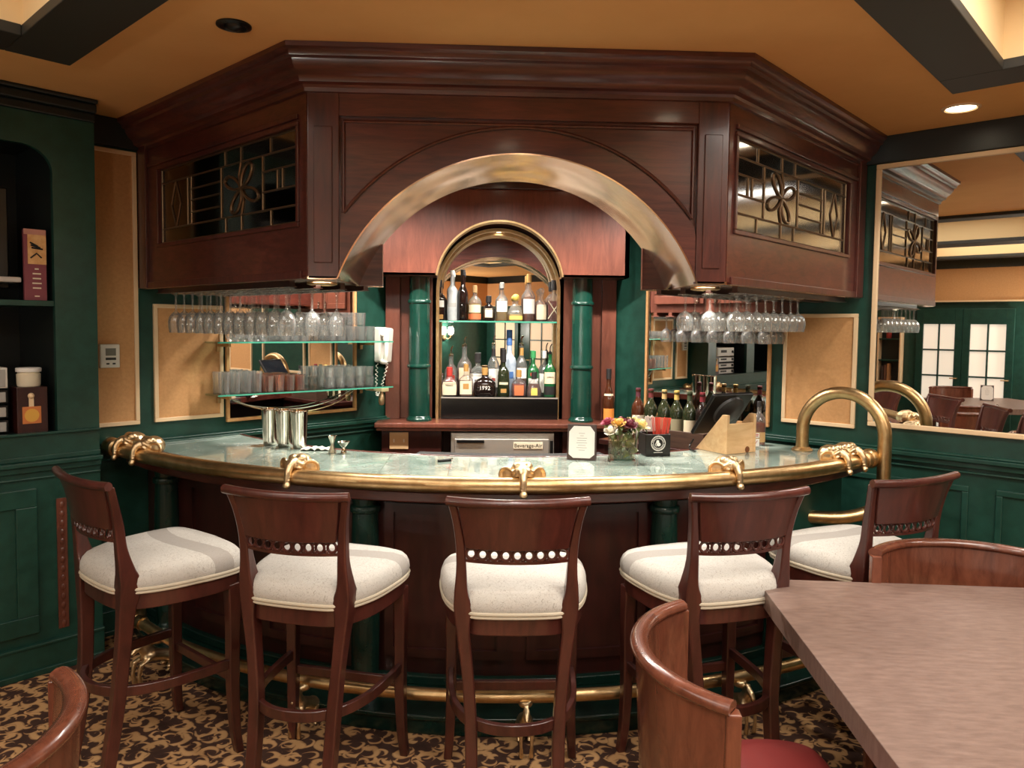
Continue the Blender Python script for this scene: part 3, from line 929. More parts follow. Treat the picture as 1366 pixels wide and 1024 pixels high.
# cornice mitred round the three faces
def offs(d):
    pts = []
    a = side_pt(-1, SIDE_L[-1], d, 0); pts.append((a.x, a.y))
    tq = math.tan(PI / 8) * d
    pts.append((XB - tq, YF - d)); pts.append((XC + tq, YF - d))
    a = side_pt(1, SIDE_L[1], d, 0); pts.append((a.x, a.y))
    return pts
prof = [(-.005, 2.545), (.012, 2.548), (.014, 2.563), (.022, 2.572), (.040, 2.578), (.044, 2.592), (.050, 2.600), (.066, 2.612), (.080, 2.634), (.084, 2.650), (.098, 2.656), (.101, 2.668), (.108, 2.676), (.118, 2.682), (.120, 2.699), (-.005, 2.699)]
rows = [[(x, y, z) for x, y in offs(d)] for d, z in prof]
mb = MB()
rings = [[rows[j][i] for j in range(len(prof))] for i in range(4)]
mb.loft(rings, True, True); build('cornice', mb, M_WOODH, can, world=True, smooth=28)
for sd in (-1, 1):
    p = (XM + sd * (HW + .11), YF + .26)
    t = downlight(p[0], p[1], ZB - .005, 'recessed lamp in the brass underside of the canopy, %s' % ('on the shaker side' if sd < 0 else 'above the order screen'), P_CANOPY, mat=M_BRASS, r=.045, spot=125)

# ================================================================== BACK BAR (arched hood, columns, niche)
YW, YH, YN = 5.30, 5.02, 5.50
bb = thing('back_bar', 'mahogany back bar with two green columns and an arched brass edged niche', 'back bar', (.15, 5.25, 0))
BX0, BX1 = -.655, .955
NX0, NX1 = -.305, .560
NXM = (NX0 + NX1) / 2
for sd in (-1, 1):
    mb = MB()
    xe = BX0 if sd < 0 else BX1
    if sd < 0:
        mb.box(BX0, NX0, YW, YW + .03, 1.0, 2.0); mb.box(NX0 - .03, NX0, YW, YN, 1.0, 2.02)
    else:
        mb.box(NX1, BX1, YW, YW + .03, 1.0, 2.0); mb.box(NX1, NX1 + .03, YW, YN, 1.0, 2.02)
    mb.box(min(xe, xe - sd * .1), max(xe, xe - sd * .1), YW - .035, YW, 1.0, 1.99)
    build('back_panel', mb, M_WOODR, bb, world=True, smooth=0, bevel=.003)
# hood
HR, HZC = .428, 1.925
HX0, HX1, HZ0, HZ1 = -.715, .992, 1.985, 2.60
HXM = .128
ah = math.acos((HZ0 - HZC) / HR)
HA = [ah * (-1 + 2 * i / 36) for i in range(37)]
def hood_face(mb, y, r, xm, x0, x1, z0, z1, zc):
    a_ = math.acos((z0 - zc) / r)
    pts = [(xm + r * math.sin(a), zc + r * math.cos(a)) for a in [a_ * (-1 + 2 * i / 36) for i in range(37)]]
    for p, q in zip(pts, pts[1:]):
        if abs(q[0] - p[0]) > 1e-6:
            mb.poly([(p[0], y, p[1]), (q[0], y, q[1]), (q[0], y, z1), (p[0], y, z1)])
    mb.poly([(x0, y, z0), (pts[0][0], y, z0), (pts[0][0], y, z1), (x0, y, z1)])
    mb.poly([(pts[-1][0], y, z0), (x1, y, z0), (x1, y, z1), (pts[-1][0], y, z1)])
    return pts
mb = MB()
pts = hood_face(mb, YH, HR, HXM, HX0, HX1, HZ0, HZ1, HZC)
hood_face(mb, YH + .03, HR, HXM, HX0, HX1, HZ0, HZ1, HZC)
for p, q in zip(pts, pts[1:]):
    mb.poly([(p[0], YH, p[1]), (q[0], YH, q[1]), (q[0], YH + .03, q[1]), (p[0], YH + .03, p[1])])
mb.box(HX0, HX0 + .03, YH, YW, HZ0, HZ1); mb.box(HX1 - .03, HX1, YH, YW, HZ0, HZ1)
mb.box(HX0, HX1, YH, YW, HZ1 - .02, HZ1)
mb.box(HX0, pts[0][0], YH, YW, HZ0, HZ0 + .015); mb.box(pts[-1][0], HX1, YH, YW, HZ0, HZ0 + .015)
build('hood', mb, M_WOODR, bb, world=True, smooth=0)
mb = MB()
mb.box(HX0 - .03, HX1 + .03, YH - .035, YH, HZ1 - .05, HZ1); mb.box(HX0 - .05, HX1 + .05, YH - .06, YH, HZ1, HZ1 + .03)
build('hood_cornice', mb, M_WOODD, bb, world=True, smooth=0, bevel=.006)
def arch_ring(name, y0, y1, r, zc, legs, mat, th=.012):
    mb = MB(); rg = []
    P_ = []
    if legs:
        P_ += [(NXM - r, z) for z in (legs, 1.2, 1.5, 1.8)]
    P_ += [(NXM - r * math.cos(PI * i / 40), zc + r * math.sin(PI * i / 40)) for i in range(41)] if legs else [(HXM + r * math.sin(a), zc + r * math.cos(a)) for a in HA]
    if legs:
        P_ += [(NXM + r, z) for z in (1.8, 1.5, 1.2, legs)]
    for x, z in P_:
        cx, cz = (NXM if legs else HXM), (zc if z > zc else z)
        dx, dz = x - cx, z - cz
        l_ = math.hypot(dx, dz); ux, uz = dx / l_, dz / l_
        rg.append([(x, y0, z), (x, y1, z), (x - ux * th, y1, z - uz * th), (x - ux * th, y0, z - uz * th)])
    mb.loft(rg); return build(name, mb, mat, bb, world=True)
arch_ring('hood_arch_trim', YH - .006, YH + .10, HR + .001, HZC, 0, M_BRASS)
arch_ring('niche_trim', YW - .012, YW + .05, .434, 1.90, 1.0, M_BRASS, .02)
arch_ring('inner_niche_trim', YN - .06, YN - .014, .430, 1.90, 1.0, M_BRASS, .026)
# wood spandrels of the wall behind the hood
mb = MB(); hood_face(mb, YW, .436, NXM, BX0, BX1, 1.99, 2.6, 1.90); hood_face(mb, YW + .03, .436, NXM, BX0, BX1, 1.99, 2.6, 1.90)
build('niche_surround', mb, M_WOODH, bb, world=True, smooth=0)
mb = MB(); rg = []
for i in range(41):
    a = PI * i / 40
    x, z = NXM - .437 * math.cos(a), 1.90 + .437 * math.sin(a)
    rg.append([(x, YW, z), (x, YN, z), (x + .01 * math.cos(a) * -1, YN, z + .01 * math.sin(a)), (x - .01 * math.cos(a), YW, z + .01 * math.sin(a))])
mb.loft(rg); build('niche_vault', mb, M_WOODH, bb, world=True)
mb = MB()
mp = [(NXM - .43, 1.0)] + [(NXM - .43 * math.cos(PI * i / 40), 1.90 + .43 * math.sin(PI * i / 40)) for i in range(41)] + [(NXM + .43, 1.0)]
mb.loft([[(x, YN - .012, z) for x, z in mp], [(x, YN, z) for x, z in mp]]); build('niche_mirror', mb, M_MIRROR, bb, world=True, smooth=0)
# ledge and the cupboard below
mb = MB(); mb.box(-.70, 1.02, 5.03, YN, .965, 1.0); mb.box(-.69, 1.01, 5.045, 5.2, .945, .965); build('ledge', mb, M_WOODR, bb, world=True, smooth=0, bevel=.008)
mb = MB(); mb.box(-.66, -.255, 5.10, 5.3, 0, .945); mb.box(.57, .98, 5.10, 5.3, 0, .945); mb.box(-.66, .98, 5.28, 5.31, 0, .945)
build('base_cupboard', mb, M_WOODD, bb, world=True, smooth=0, bevel=.004)
for x in (-.415, .705):
    mb = MB()
    mb.lathe([(.088, 0), (.088, .012), (.080, .02), (.078, .028), (.074, .034), (.072, .36), (.080, .365), (.083, .375), (.080, .385), (.072, .39), (.0705, .80), (.079, .805), (.082, .815), (.079, .825), (.0705, .83), (.070, .985)], c=(x, 5.19, 1.0), n=36)
    build('column', mb, M_GREENC, bb, world=True)
# lamp in the niche vault
p = downlight(NXM, 5.40, 2.325, 'small lamp in the top of the arched bottle niche', P_NICHE, r=.03, mat=M_BRASS, spot=150)

t = thing('outlet_plate', 'tan double switch plate on the dark cupboard below the ledge', 'switch plate', (-.55, 5.098, .82))
mb = MB(); mb.box(-.605, -.478, 5.092, 5.099, .815, .93); build('plate', mb, plain('tan_plastic', srgb(206, 170, 126), .4), t, world=True, smooth=0, bevel=.003)
mb = MB()
for x in (-.575, -.508):
    mb.box(x - .004, x + .004, 5.086, 5.093, .862, .884)
build('switch', mb, M_WHITE, t, world=True, smooth=0)

# under-counter refrigerator
t = thing('bar_refrigerator', 'stainless bar refrigerator with a lettered name plate below the ledge', 'refrigerator', (.155, 5.05, 0))
mb = MB(); mb.box(-.19, .51, 5.075, 5.27, .0, .93); build('cabinet_body', mb, M_STEEL, t, world=True, smooth=0, bevel=.004)
mb = MB(); mb.box(-.165, .475, 5.05, 5.075, .1, .895); dr = build('door', mb, M_STEEL, t, world=True, smooth=0, bevel=.005)
mb = MB(); mb.box(-.15, .035, 5.03, 5.051, .868, .888); build('door_handle', mb, M_BLK, dr, world=True, smooth=0, bevel=.003)
mb = MB(); mb.box(.483, .503, 5.06, 5.077, .55, .88); build('hinge', mb, M_BLK, t, world=True, smooth=0)
mb = MB(); mb.box(.232, .432, 5.044, 5.051, .828, .872); np_ = build('name_plate', mb, M_CREAM, t, world=True, smooth=0, bevel=.002)
text('lettering', 'Beverage-Air', .036, M_INK, np_, (.332, 5.0435, .85), (1, 0, 0), (0, 0, 1))

# ================================================================== THE BAR
BCX, BCY = .17, 5.78
def bp(r, deg, z=0):
    a = R(deg)
    return Vector((BCX + r * math.sin(a), BCY - r * math.cos(a), z))
def wall_deg(r):                        # angle at which a circle of the bar meets the left wall
    lo, hi = -75.0, -20.0
    for _ in range(50):
        mid = (lo + hi) / 2
        p = bp(r, mid)
        if (p.x - p.y + 5.95 - .012) > 0:
            hi = mid
        else:
            lo = mid
    return hi
TH_R = 44.0
R_IN, R_MAR, R_EDGE, R_RAIL = 2.05, 2.625, 2.68, 2.755
LEFT_IN = lambda d: -.125 * (d / 41.6) ** 2 if d < 0 else 0.0      # the foot of the bar draws in toward the cabinet
def arc_slab(mb, r0, r1, z0, z1, d1=TH_R, d0=None, n=64, dr=None):
    a0 = wall_deg(r0) if d0 is None else d0; a1 = wall_deg(r1) if d0 is None else d0
    rg = []
    for i in range(n + 1):
        f_ = i / n
        dq = a1 + (d1 - a1) * f_
        p, q = bp(r0, a0 + (d1 - a0) * f_), bp(r1 + (dr(dq) if dr else 0), dq)
        rg.append([(p.x, p.y, z0), (q.x, q.y, z0), (q.x, q.y, z1), (p.x, p.y, z1)])
    mb.loft(rg)
bar = thing('bar_counter', 'curved bar with a pale green marble top and a dark wood and green front', 'bar counter', (BCX, 3.4, 0))
mb = MB(); arc_slab(mb, R_IN, R_MAR, .972, 1.0); build('marble_top', mb, M_MARBLE, bar, world=True)
mb = MB(); arc_slab(mb, R_MAR, R_EDGE, .955, 1.008); arc_slab(mb, R_MAR - .03, R_EDGE - .008, .908, .955); arc_slab(mb, R_IN - .02, R_IN, .95, 1.004)
build('wood_edge', mb, M_WOODH, bar, world=True, smooth=30, bevel=.006)
mb = MB(); arc_slab(mb, R_IN + .05, R_IN + .10, .90, .972, d0=-12, d1=12, n=20); build('under_shelf', mb, M_BLK, bar, world=True)
mb = MB(); arc_slab(mb, R_IN - .095, R_IN - .02, .985, 1.003, d0=-14, d1=13.5, n=80)
build('rubber_bar_mat', mb, M_MAT, bar, world=True)
R_B = 2.56
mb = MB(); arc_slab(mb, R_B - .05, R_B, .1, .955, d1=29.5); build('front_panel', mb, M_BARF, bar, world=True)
mb = MB()
for a, b in ((-39, -29), (-27, -16), (-13, -1), (1, 13), (16, 28)):
    for z0, z1 in ((.20, .24), (.84, .88)):
        arc_slab(mb, R_B - .01, R_B + .014, z0, z1, d0=a, d1=b, n=16)
    for c in (a, b - .9):
        arc_slab(mb, R_B - .01, R_B + .014, .24, .84, d0=c, d1=c + .9, n=2)
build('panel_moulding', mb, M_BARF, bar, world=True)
mb = MB(); arc_slab(mb, R_B - .05, R_B + .004, .0, .955, d0=29.5, d1=TH_R, n=20); arc_slab(mb, R_IN + .1, R_B - .05, 0, .95, d0=TH_R - 1.4, d1=TH_R - .3, n=2)
build('green_end_panel', mb, M_GREEN, bar, world=True)
mb = MB(); arc_slab(mb, R_B - .05, 2.835, 0, .075, dr=LEFT_IN); arc_slab(mb, R_B - .05, 2.85, .065, .085, dr=LEFT_IN); arc_slab(mb, R_B - .01, R_B + .03, .085, .125)
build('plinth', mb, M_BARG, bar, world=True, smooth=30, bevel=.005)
mb = MB(); arc_slab(mb, R_IN + .06, R_IN + .10, .0, .95, d1=TH_R - 1); build('inner_panel', mb, M_BLK, bar, world=True)
for d in (-42.5, -14.8, 14.6, 29.3):
    mb = MB(); p = bp(R_B + .035, d)
    mb.lathe([(.075, 0), (.075, .02), (.066, .035), (.060, .05), (.064, .30), (.062, .60), (.056, .755), (.066, .76), (.069, .772), (.066, .785), (.055, .79), (.062, .83), (.062, .842)], c=(p.x, p.y, .085), n=28)
    build('column', mb, M_BARG, bar, world=True)

# brass arm rail with elephant heads
rail = thing('brass_rail', 'polished brass arm rail on elephant head brackets along the bar edge', 'bar rail', tuple(bp(R_RAIL, 0, .9)))
RD0, RD1 = -48.0, 40.0
ZRL = 1.007
mb = MB(); mb.tube([bp(R_RAIL, RD0 + (RD1 - RD0) * i / 90, ZRL) for i in range(91)], .034, 20); build('tube', mb, M_BRASS, rail, world=True)
for d, sgn in ((RD0, -1), (RD1, 1)):
    mb = MB(); tdir = bp(R_RAIL, d + sgn, 1.0) - bp(R_RAIL, d, 1.0); tdir.normalize()
    c = bp(R_RAIL, d, ZRL)
    mb.ball(c + tdir * .038, .050, n=22, k=14)
    rot = tdir.to_track_quat('Z', 'Y').to_matrix().to_4x4()
    mb.lathe([(.036, -.055), (.044, -.05), (.046, -.03), (.044, -.012), (.038, -.008), (.041, 0), (.038, .01)], c=c, n=22, mat=rot)
    build('end_ball', mb, M_BRASS, rail, world=True)
def elephant(mb):
    """local: +y outwards over the rail, origin on the rail axis"""
    B = mb.ball
    B((0, -.058, .040), .052, 1.0, 1.15, .98)                    # broad domed skull
    B((-.019, -.036, .072), .024, 1, 1, .8); B((.019, -.036, .072), .024, 1, 1, .8)
    B((0, -.018, .050), .030, .95, 1.1, .9)                      # brow running into the trunk
    for s_ in (-1, 1):
        rot = Matrix.Rotation(s_ * -.55, 3, 'Z') @ Matrix.Rotation(s_ * .25, 3, 'Y')
        c = Vector((s_ * .062, -.040, .034))
        B(c, .036, .95, .22, .95, rot=rot)                       # ear flap
        mb.tube([c + rot @ Vector((.033 * math.cos(q), .006, .033 * math.sin(q))) for q in [2 * PI * i / 16 for i in range(16)]], .0065, 6, closed=True)
        mb.tube([(s_ * .008, -.002, .066), (s_ * .024, .000, .064), (s_ * .040, -.012, .052), (s_ * .046, -.022, .040)], [.007, .009, .008, .005], 6)   # brow fold
        mb.tube([(s_ * .012, .006, .044), (s_ * .028, .000, .040), (s_ * .038, -.012, .034)], [.006, .007, .005], 6)
        B((s_ * .024, .002, .053), .0065)                        # eye
    mb.tube([(0, -.02, .056), (0, .006, .055), (0, .024, .046), (0, .037, .024), (0, .041, .0), (0, .040, -.016), (0, .043, -.028)], [.026, .022, .018, .015, .013, .0135, .015], 10)
    B((0, .046, -.030), .018, 1, .8, .8)
    for i in range(5):
        q = i / 4
        B((0, .030 + .013 * q, .038 - .046 * q), .0165, 1.0, .7, .4)   # trunk rings
    mb.box(-.02, .02, -.10, -.045, .0075, .022)
def place_elephant(src, d, label=None):
    p = bp(R_RAIL, d, 1.0)
    return p, R(d)
mb = MB(); elephant(mb)
p0 = bp(R_RAIL, 0.2, 1.0)
e0 = build('elephant_bracket', mb, M_BRASSE, rail, remesh=.0034)
off = Vector(rail.location)
first = True
for d in (.2, -45.2, -41.0, -20.3, 19.8, 34.6, 37.6):
    e = e0 if first else e0.copy()
    if not first:
        COL.objects.link(e); e.parent = rail
    first = False
    e.location = bp(R_RAIL, d, ZRL) - off
    e.rotation_euler = (0, 0, R(d) + PI)

# foot rail with prancing horses
foot = thing('foot_rail', 'brass foot rail near the floor carried by prancing horse brackets', 'foot rail', tuple(bp(2.92, 0, 0)))
FD0, FD1 = -40.8, 40.0
FR0 = 2.905
FRR = lambda d: FR0 + LEFT_IN(d)
mb = MB(); mb.tube([bp(FRR(FD0 + (FD1 - FD0) * i / 80), FD0 + (FD1 - FD0) * i / 80, .205) for i in range(81)], .025, 16); build('tube', mb, M_BRASS, foot, world=True)
for d, sgn in ((FD0, -1), (FD1, 1)):
    c = bp(FRR(d), d, .205); tdir = (bp(FRR(d + sgn), d + sgn, 1) - bp(FRR(d), d, 1)).normalized()
    rot = tdir.to_track_quat('Z', 'Y').to_matrix().to_4x4()
    mb = MB(); mb.lathe([(.030, -.07), (.033, -.06), (.033, -.045), (.027, -.04), (.027, -.005), (.032, .0), (.040, .025), (.055, .052), (.060, .060), (.058, .068), (.035, .072), (.01, .073)], c=c, n=26, mat=rot)
    build('end_cap', mb, M_BRASSD, foot, world=True)
def horse(mb):
    """rearing horse, +y outwards, origin on the floor under the rail (rail axis at z .205)"""
    T, B = mb.tube, mb.ball
    T([(0, -.055, .085), (0, -.015, .108), (0, .03, .128)], [.030, .027, .029], 10)      # barrel
    B((0, -.062, .082), .032); B((0, .034, .128), .027)
    T([(0, .035, .135), (0, .050, .160), (0, .058, .178)], [.022, .018, .014], 8)        # neck
    T([(0, .056, .182), (0, .075, .172), (0, .092, .152)], [.015, .013, .008], 8)        # head
    for s_ in (-1, 1):
        B((s_ * .008, .054, .196), .006, .6, .6, 1.6)
        T([(s_ * .017, -.062, .078), (s_ * .022, -.030, .052), (s_ * .021, -.060, .026), (s_ * .021, -.048, .004)], [.019, .012, .008, .010], 8)
        T([(s_ * .016, .038, .118), (s_ * .022, .070, .105), (s_ * .020, .078, .055), (s_ * .019, .072, .006)], [.013, .010, .007, .010], 8)
    T([(0, -.085, .085), (0, -.105, .07), (0, -.108, .035)], [.010, .013, .006], 8)      # tail
    for i in range(6):
        q = i / 5
        B((0, .022 + .028 * q, .150 + .045 * q), .010)                                   # mane
    mb.lathe([(.016, .170), (.028, .178), (.030, .19), (.026, .2)], n=12)                # saddle under the rail
mb = MB(); horse(mb)
h0 = build('horse_bracket', mb, M_BRASSE, foot, remesh=.0042)
off = Vector(foot.location); first = True
for d in (.4, -17.5, -35.8, 18.4, 37):
    e = h0 if first else h0.copy()
    if not first:
        COL.objects.link(e); e.parent = foot
    first = False
    e.location = bp(FRR(d) + .012, d, 0) - off; e.rotation_euler = (0, 0, R(d) + PI)
    if d == -35.8:
        e.scale = (1.25, 1.35, 1.0)

# looped brass service rail at the end of the bar
t = thing('service_handrail', 'tall brass hoop handrail rising from the marble at the bar end', 'handrail', (1.75, 3.985, 1.0))
L1, L2 = Vector((1.75, 3.985, 0)), Vector((2.03, 3.665, 0))
mid = (L1 + L2) / 2; hv = (L2 - L1) / 2
pts = [L1 + Vector((0, 0, 1.0))] + [L1 + Vector((0, 0, z)) for z in (1.04, 1.08)]
for i in range(25):
    a = PI * i / 24
    pts.append(mid - hv * math.cos(a) + Vector((0, 0, 1.115 + hv.length * math.sin(a))))
pts += [L2 + Vector((0, 0, z)) for z in (1.0, .9, .82)]
inn = bp(R_B - .09, 34.6, .705)
for i in range(1, 9):
    a = PI / 2 * i / 8
    q = L2 + (inn - L2) * (.55 * (1 - math.cos(a)))
    pts.append(Vector((q.x, q.y, .82 - .12 * math.sin(a))))
pts.append(Vector((inn.x, inn.y, .705)))
mb = MB(); mb.tube(pts, .0325, 18); build('tube', mb, M_BRASS, t, world=True)
mb = MB(); mb.lathe([(.055, 1.0005), (.055, 1.006), (.046, 1.014), (.037, 1.02)], c=(L1.x, L1.y, 0), n=26); build('foot_flange', mb, M_BRASS, t, world=True)

# ================================================================== BAR STOOLS
def rect_loft(mb, secs):
    """secs: (x0, x1, y0, y1, z)"""
    mb.loft([[(a, c, z), (b, c, z), (b, d, z), (a, d, z)] for a, b, c, d, z in secs])
def interp(tab, n=5):
    out = []
    for p, q in zip(tab, tab[1:]):
        for i in range(n):
            f_ = i / n
            out.append(tuple(a + (b - a) * f_ for a, b in zip(p, q)))
    out.append(tab[-1])
    return out
def smooth_tab(tab, n=4):
    """catmull-rom through table rows"""
    out = []
    for i in range(len(tab) - 1):
        p0, p1, p2, p3 = tab[max(i - 1, 0)], tab[i], tab[i + 1], tab[min(i + 2, len(tab) - 1)]
        for j in range(n):
            t_ = j / n
            out.append(tuple(.5 * (2 * b + (c - a) * t_ + (2 * a - 5 * b + 4 * c - d) * t_ ** 2 + (3 * b - a - 3 * c + d) * t_ ** 3) for a, b, c, d in zip(p0, p1, p2, p3)))
    out.append(tab[-1])
    return out
BACKX = lambda x, z: -.036 * (1 - (x / .21) ** 2)        # bow of the back
def make_stool(label):
    st = thing('bar_stool', label, 'bar stool', (0, 0, 0), 0, 'bar stools round the curved bar')
    # rear legs run up as the back posts
    tab = [(.122, .160, -.292, -.252, 0), (.121, .161, -.270, -.226, .13), (.124, .164, -.240, -.194, .34), (.138, .176, -.228, -.180, .52), (.150, .194, -.226, -.168, .66), (.143, .203, -.226, -.146, .735), (.158, .202, -.228, -.172, .79), (.163, .196, -.233, -.197, .87), (.168, .198, -.240, -.208, .95), (.182, .208, -.255, -.228, 1.03), (.197, .224, -.274, -.249, 1.098)]
    tab = smooth_tab(tab, 4)
    for s_ in (1, -1):
        mb = MB(); rect_loft(mb, [(s_ * a, s_ * b, c, d, z) for a, b, c, d, z in tab])
        build('rear_leg', mb, M_STOOL, st, smooth=25, bevel=.005)
    # front sabre legs
    tab = smooth_tab([(.222, .254, .172, .204, 0), (.214, .248, .158, .194, .10), (.207, .245, .150, .192, .28), (.206, .248, .150, .194, .50), (.200, .248, .146, .196, .665)], 4)
    for s_ in (1, -1):
        mb = MB(); rect_loft(mb, [(s_ * a, s_ * b, c, d, z) for a, b, c, d, z in tab])
        build('front_leg', mb, M_STOOL, st, smooth=25, bevel=.005)
    # seat outline
    half = [(0, -.238), (.08, -.235), (.150, -.222), (.205, -.165), (.240, -.08), (.258, .03), (.262, .12), (.252, .185), (.222, .218), (.15, .236), (0, .246)]
    half = smooth_tab(half, 4)
    outl = half[:-1] + [(-x, y) for x, y in half[::-1]][:-1]
    def ring(f_, z, dz=0):
        return [(x * f_, y * f_, z + .018) for x, y in outl]
    mb = MB(); mb.loft([ring(.955, .628), ring(.955, .698)]); build('seat_frame', mb, M_STOOL, st, smooth=30, bevel=.004)
    mb = MB(); mb.loft([ring(.965, .694), ring(1.0, .706), ring(1.012, .724), ring(1.005, .742), ring(.978, .760), ring(.93, .774), ring(.82, .786), ring(.6, .795), ring(.4, .799), ring(.2, .801), ring(.02, .802)])
    build('seat_cushion', mb, M_SEAT, st, smooth=60)
    mb = MB(); mb.tube([(x * 1.0, y * 1.0, .722) for x, y in outl], .0065, 6, closed=True); mb.tube([(x * .995, y * .995, .710) for x, y in outl], .005, 6, closed=True)
    build('piping', mb, plain('cream_piping', srgb(196, 184, 162), .7) if 'cream_piping' not in bpy.data.materials else bpy.data.materials['cream_piping'], st, smooth=60)
    # bowed back panel and rolled top rail
    yz = lambda z: -.212 - .245 * max(0, z - .87) ** 1.25 * 1.0 - .012
    mb = MB(); rings = []
    N = 16
    for i in range(N + 1):
        f_ = -1 + 2 * i / N
        sec = []
        for z, th in ((.942, .009), (.99, .009), (1.04, .009), (1.088, .009)):
            hwid = .165 + (.190 - .165) * max(0, (z - .94) / .15)
            sec.append((f_ * hwid, yz(z) + BACKX(f_ * .2, z) + th, z))
        for z, th in ((1.088, -.009), (1.04, -.009), (.99, -.009), (.942, -.009)):
            hwid = .165 + (.190 - .165) * max(0, (z - .94) / .15)
            sec.append((f_ * hwid, yz(z) + BACKX(f_ * .2, z) + th, z))
        rings.append(sec)
    mb.loft(rings); build('back_panel', mb, M_STOOL, st, smooth=40, bevel=.002)
    mb = MB(); mb.tube([(f_ * .226, yz(1.098) + .75 * BACKX(f_ * .2, 1.1) - .006, 1.096 + .006 * f_ * f_) for f_ in [-1 + i / 10 for i in range(21)]], .0155, 10)
    build('top_rail', mb, M_STOOL, st, smooth=50)
    # pierced strip: rings between two slim bars
    mb = MB()
    pos = lambda f_, z: (f_ * .166, yz(z) + BACKX(f_ * .2, z), z)
    rect = lambda z0, z1, th: mb.loft([[(*pos(f_, z0)[:2], z0), (pos(f_, z0)[0], pos(f_, z0)[1] + th, z0), (pos(f_, z1)[0], pos(f_, z1)[1] + th, z1), (*pos(f_, z1)[:2], z1)] for f_ in [-1 + i / 8 for i in range(17)]])
    rect(.893, .903, .014)
    n = 9
    for i in range(n):
        f_ = -1 + (2 * i + 1) / n
        c = Vector(pos(f_, .922)) + Vector((0, .006, 0))
        mb.tube([c + Vector((.0155 * math.cos(q), 0, .0165 * math.sin(q))) for q in [2 * PI * j / 14 for j in range(14)]], .0052, 6, closed=True)
        if i:
            f2 = -1 + 2 * i / n
            for z in (.907, .937):
                c = Vector(pos(f2, z)) + Vector((0, .006, 0))
                mb.ball(c, .0075, 1, .6, 1, 8, 6)
    build('pierced_strip', mb, M_STOOL, st, smooth=50)
    # curved stretcher hoop and front foot bar
    mb = MB(); rg = []
    pth = smooth_tab([(.226, .165), (.222, .05), (.205, -.08), (.160, -.185), (.085, -.245), (0, -.262), (-.085, -.245), (-.160, -.185), (-.205, -.08), (-.222, .05), (-.226, .165)], 5)
    for i, (x, y) in enumerate(pth):
        a, b = pth[max(i - 1, 0)], pth[min(i + 1, len(pth) - 1)]
        d = Vector((b[0] - a[0], b[1] - a[1], 0)).normalized(); nn = Vector((-d.y, d.x, 0))
        p = Vector((x, y, 0))
        rg.append([p + nn * .010 + Vector((0, 0, .335)), p - nn * .010 + Vector((0, 0, .335)), p - nn * .010 + Vector((0, 0, .372)), p + nn * .010 + Vector((0, 0, .372))])
    mb.loft(rg); build('stretcher_hoop', mb, M_STOOL, st, smooth=30, bevel=.003)
    mb = MB(); mb.box(-.21, .21, .163, .183, .275, .31); build('foot_bar', mb, M_STOOL, st, smooth=0, bevel=.003)
    return st
SP = [(.128, 2.62, -.5, 'bar stool standing centred in front of the middle elephant bracket, seen squarely from behind'),
      (-.555, 2.72, -16, 'bar stool next to the middle one, on the side toward the green cabinet'),
      (-1.22, 2.895, -42, 'bar stool turned toward the bar end beside the green cabinet door'),
      (.84, 2.72, 14.5, 'bar stool between the middle stool and the corner of the brown table'),
      (1.52, 2.957, 22, 'bar stool beyond the brown table, beside the looped brass handrail')]
proto = None
for x, y, a, lb in SP:
    if proto is None:
        proto = make_stool(lb); o = proto
    else:
        o = copy_tree(proto, label=lb)
    o.location = (x, y, 0); o.rotation_euler = (0, 0, R(a))

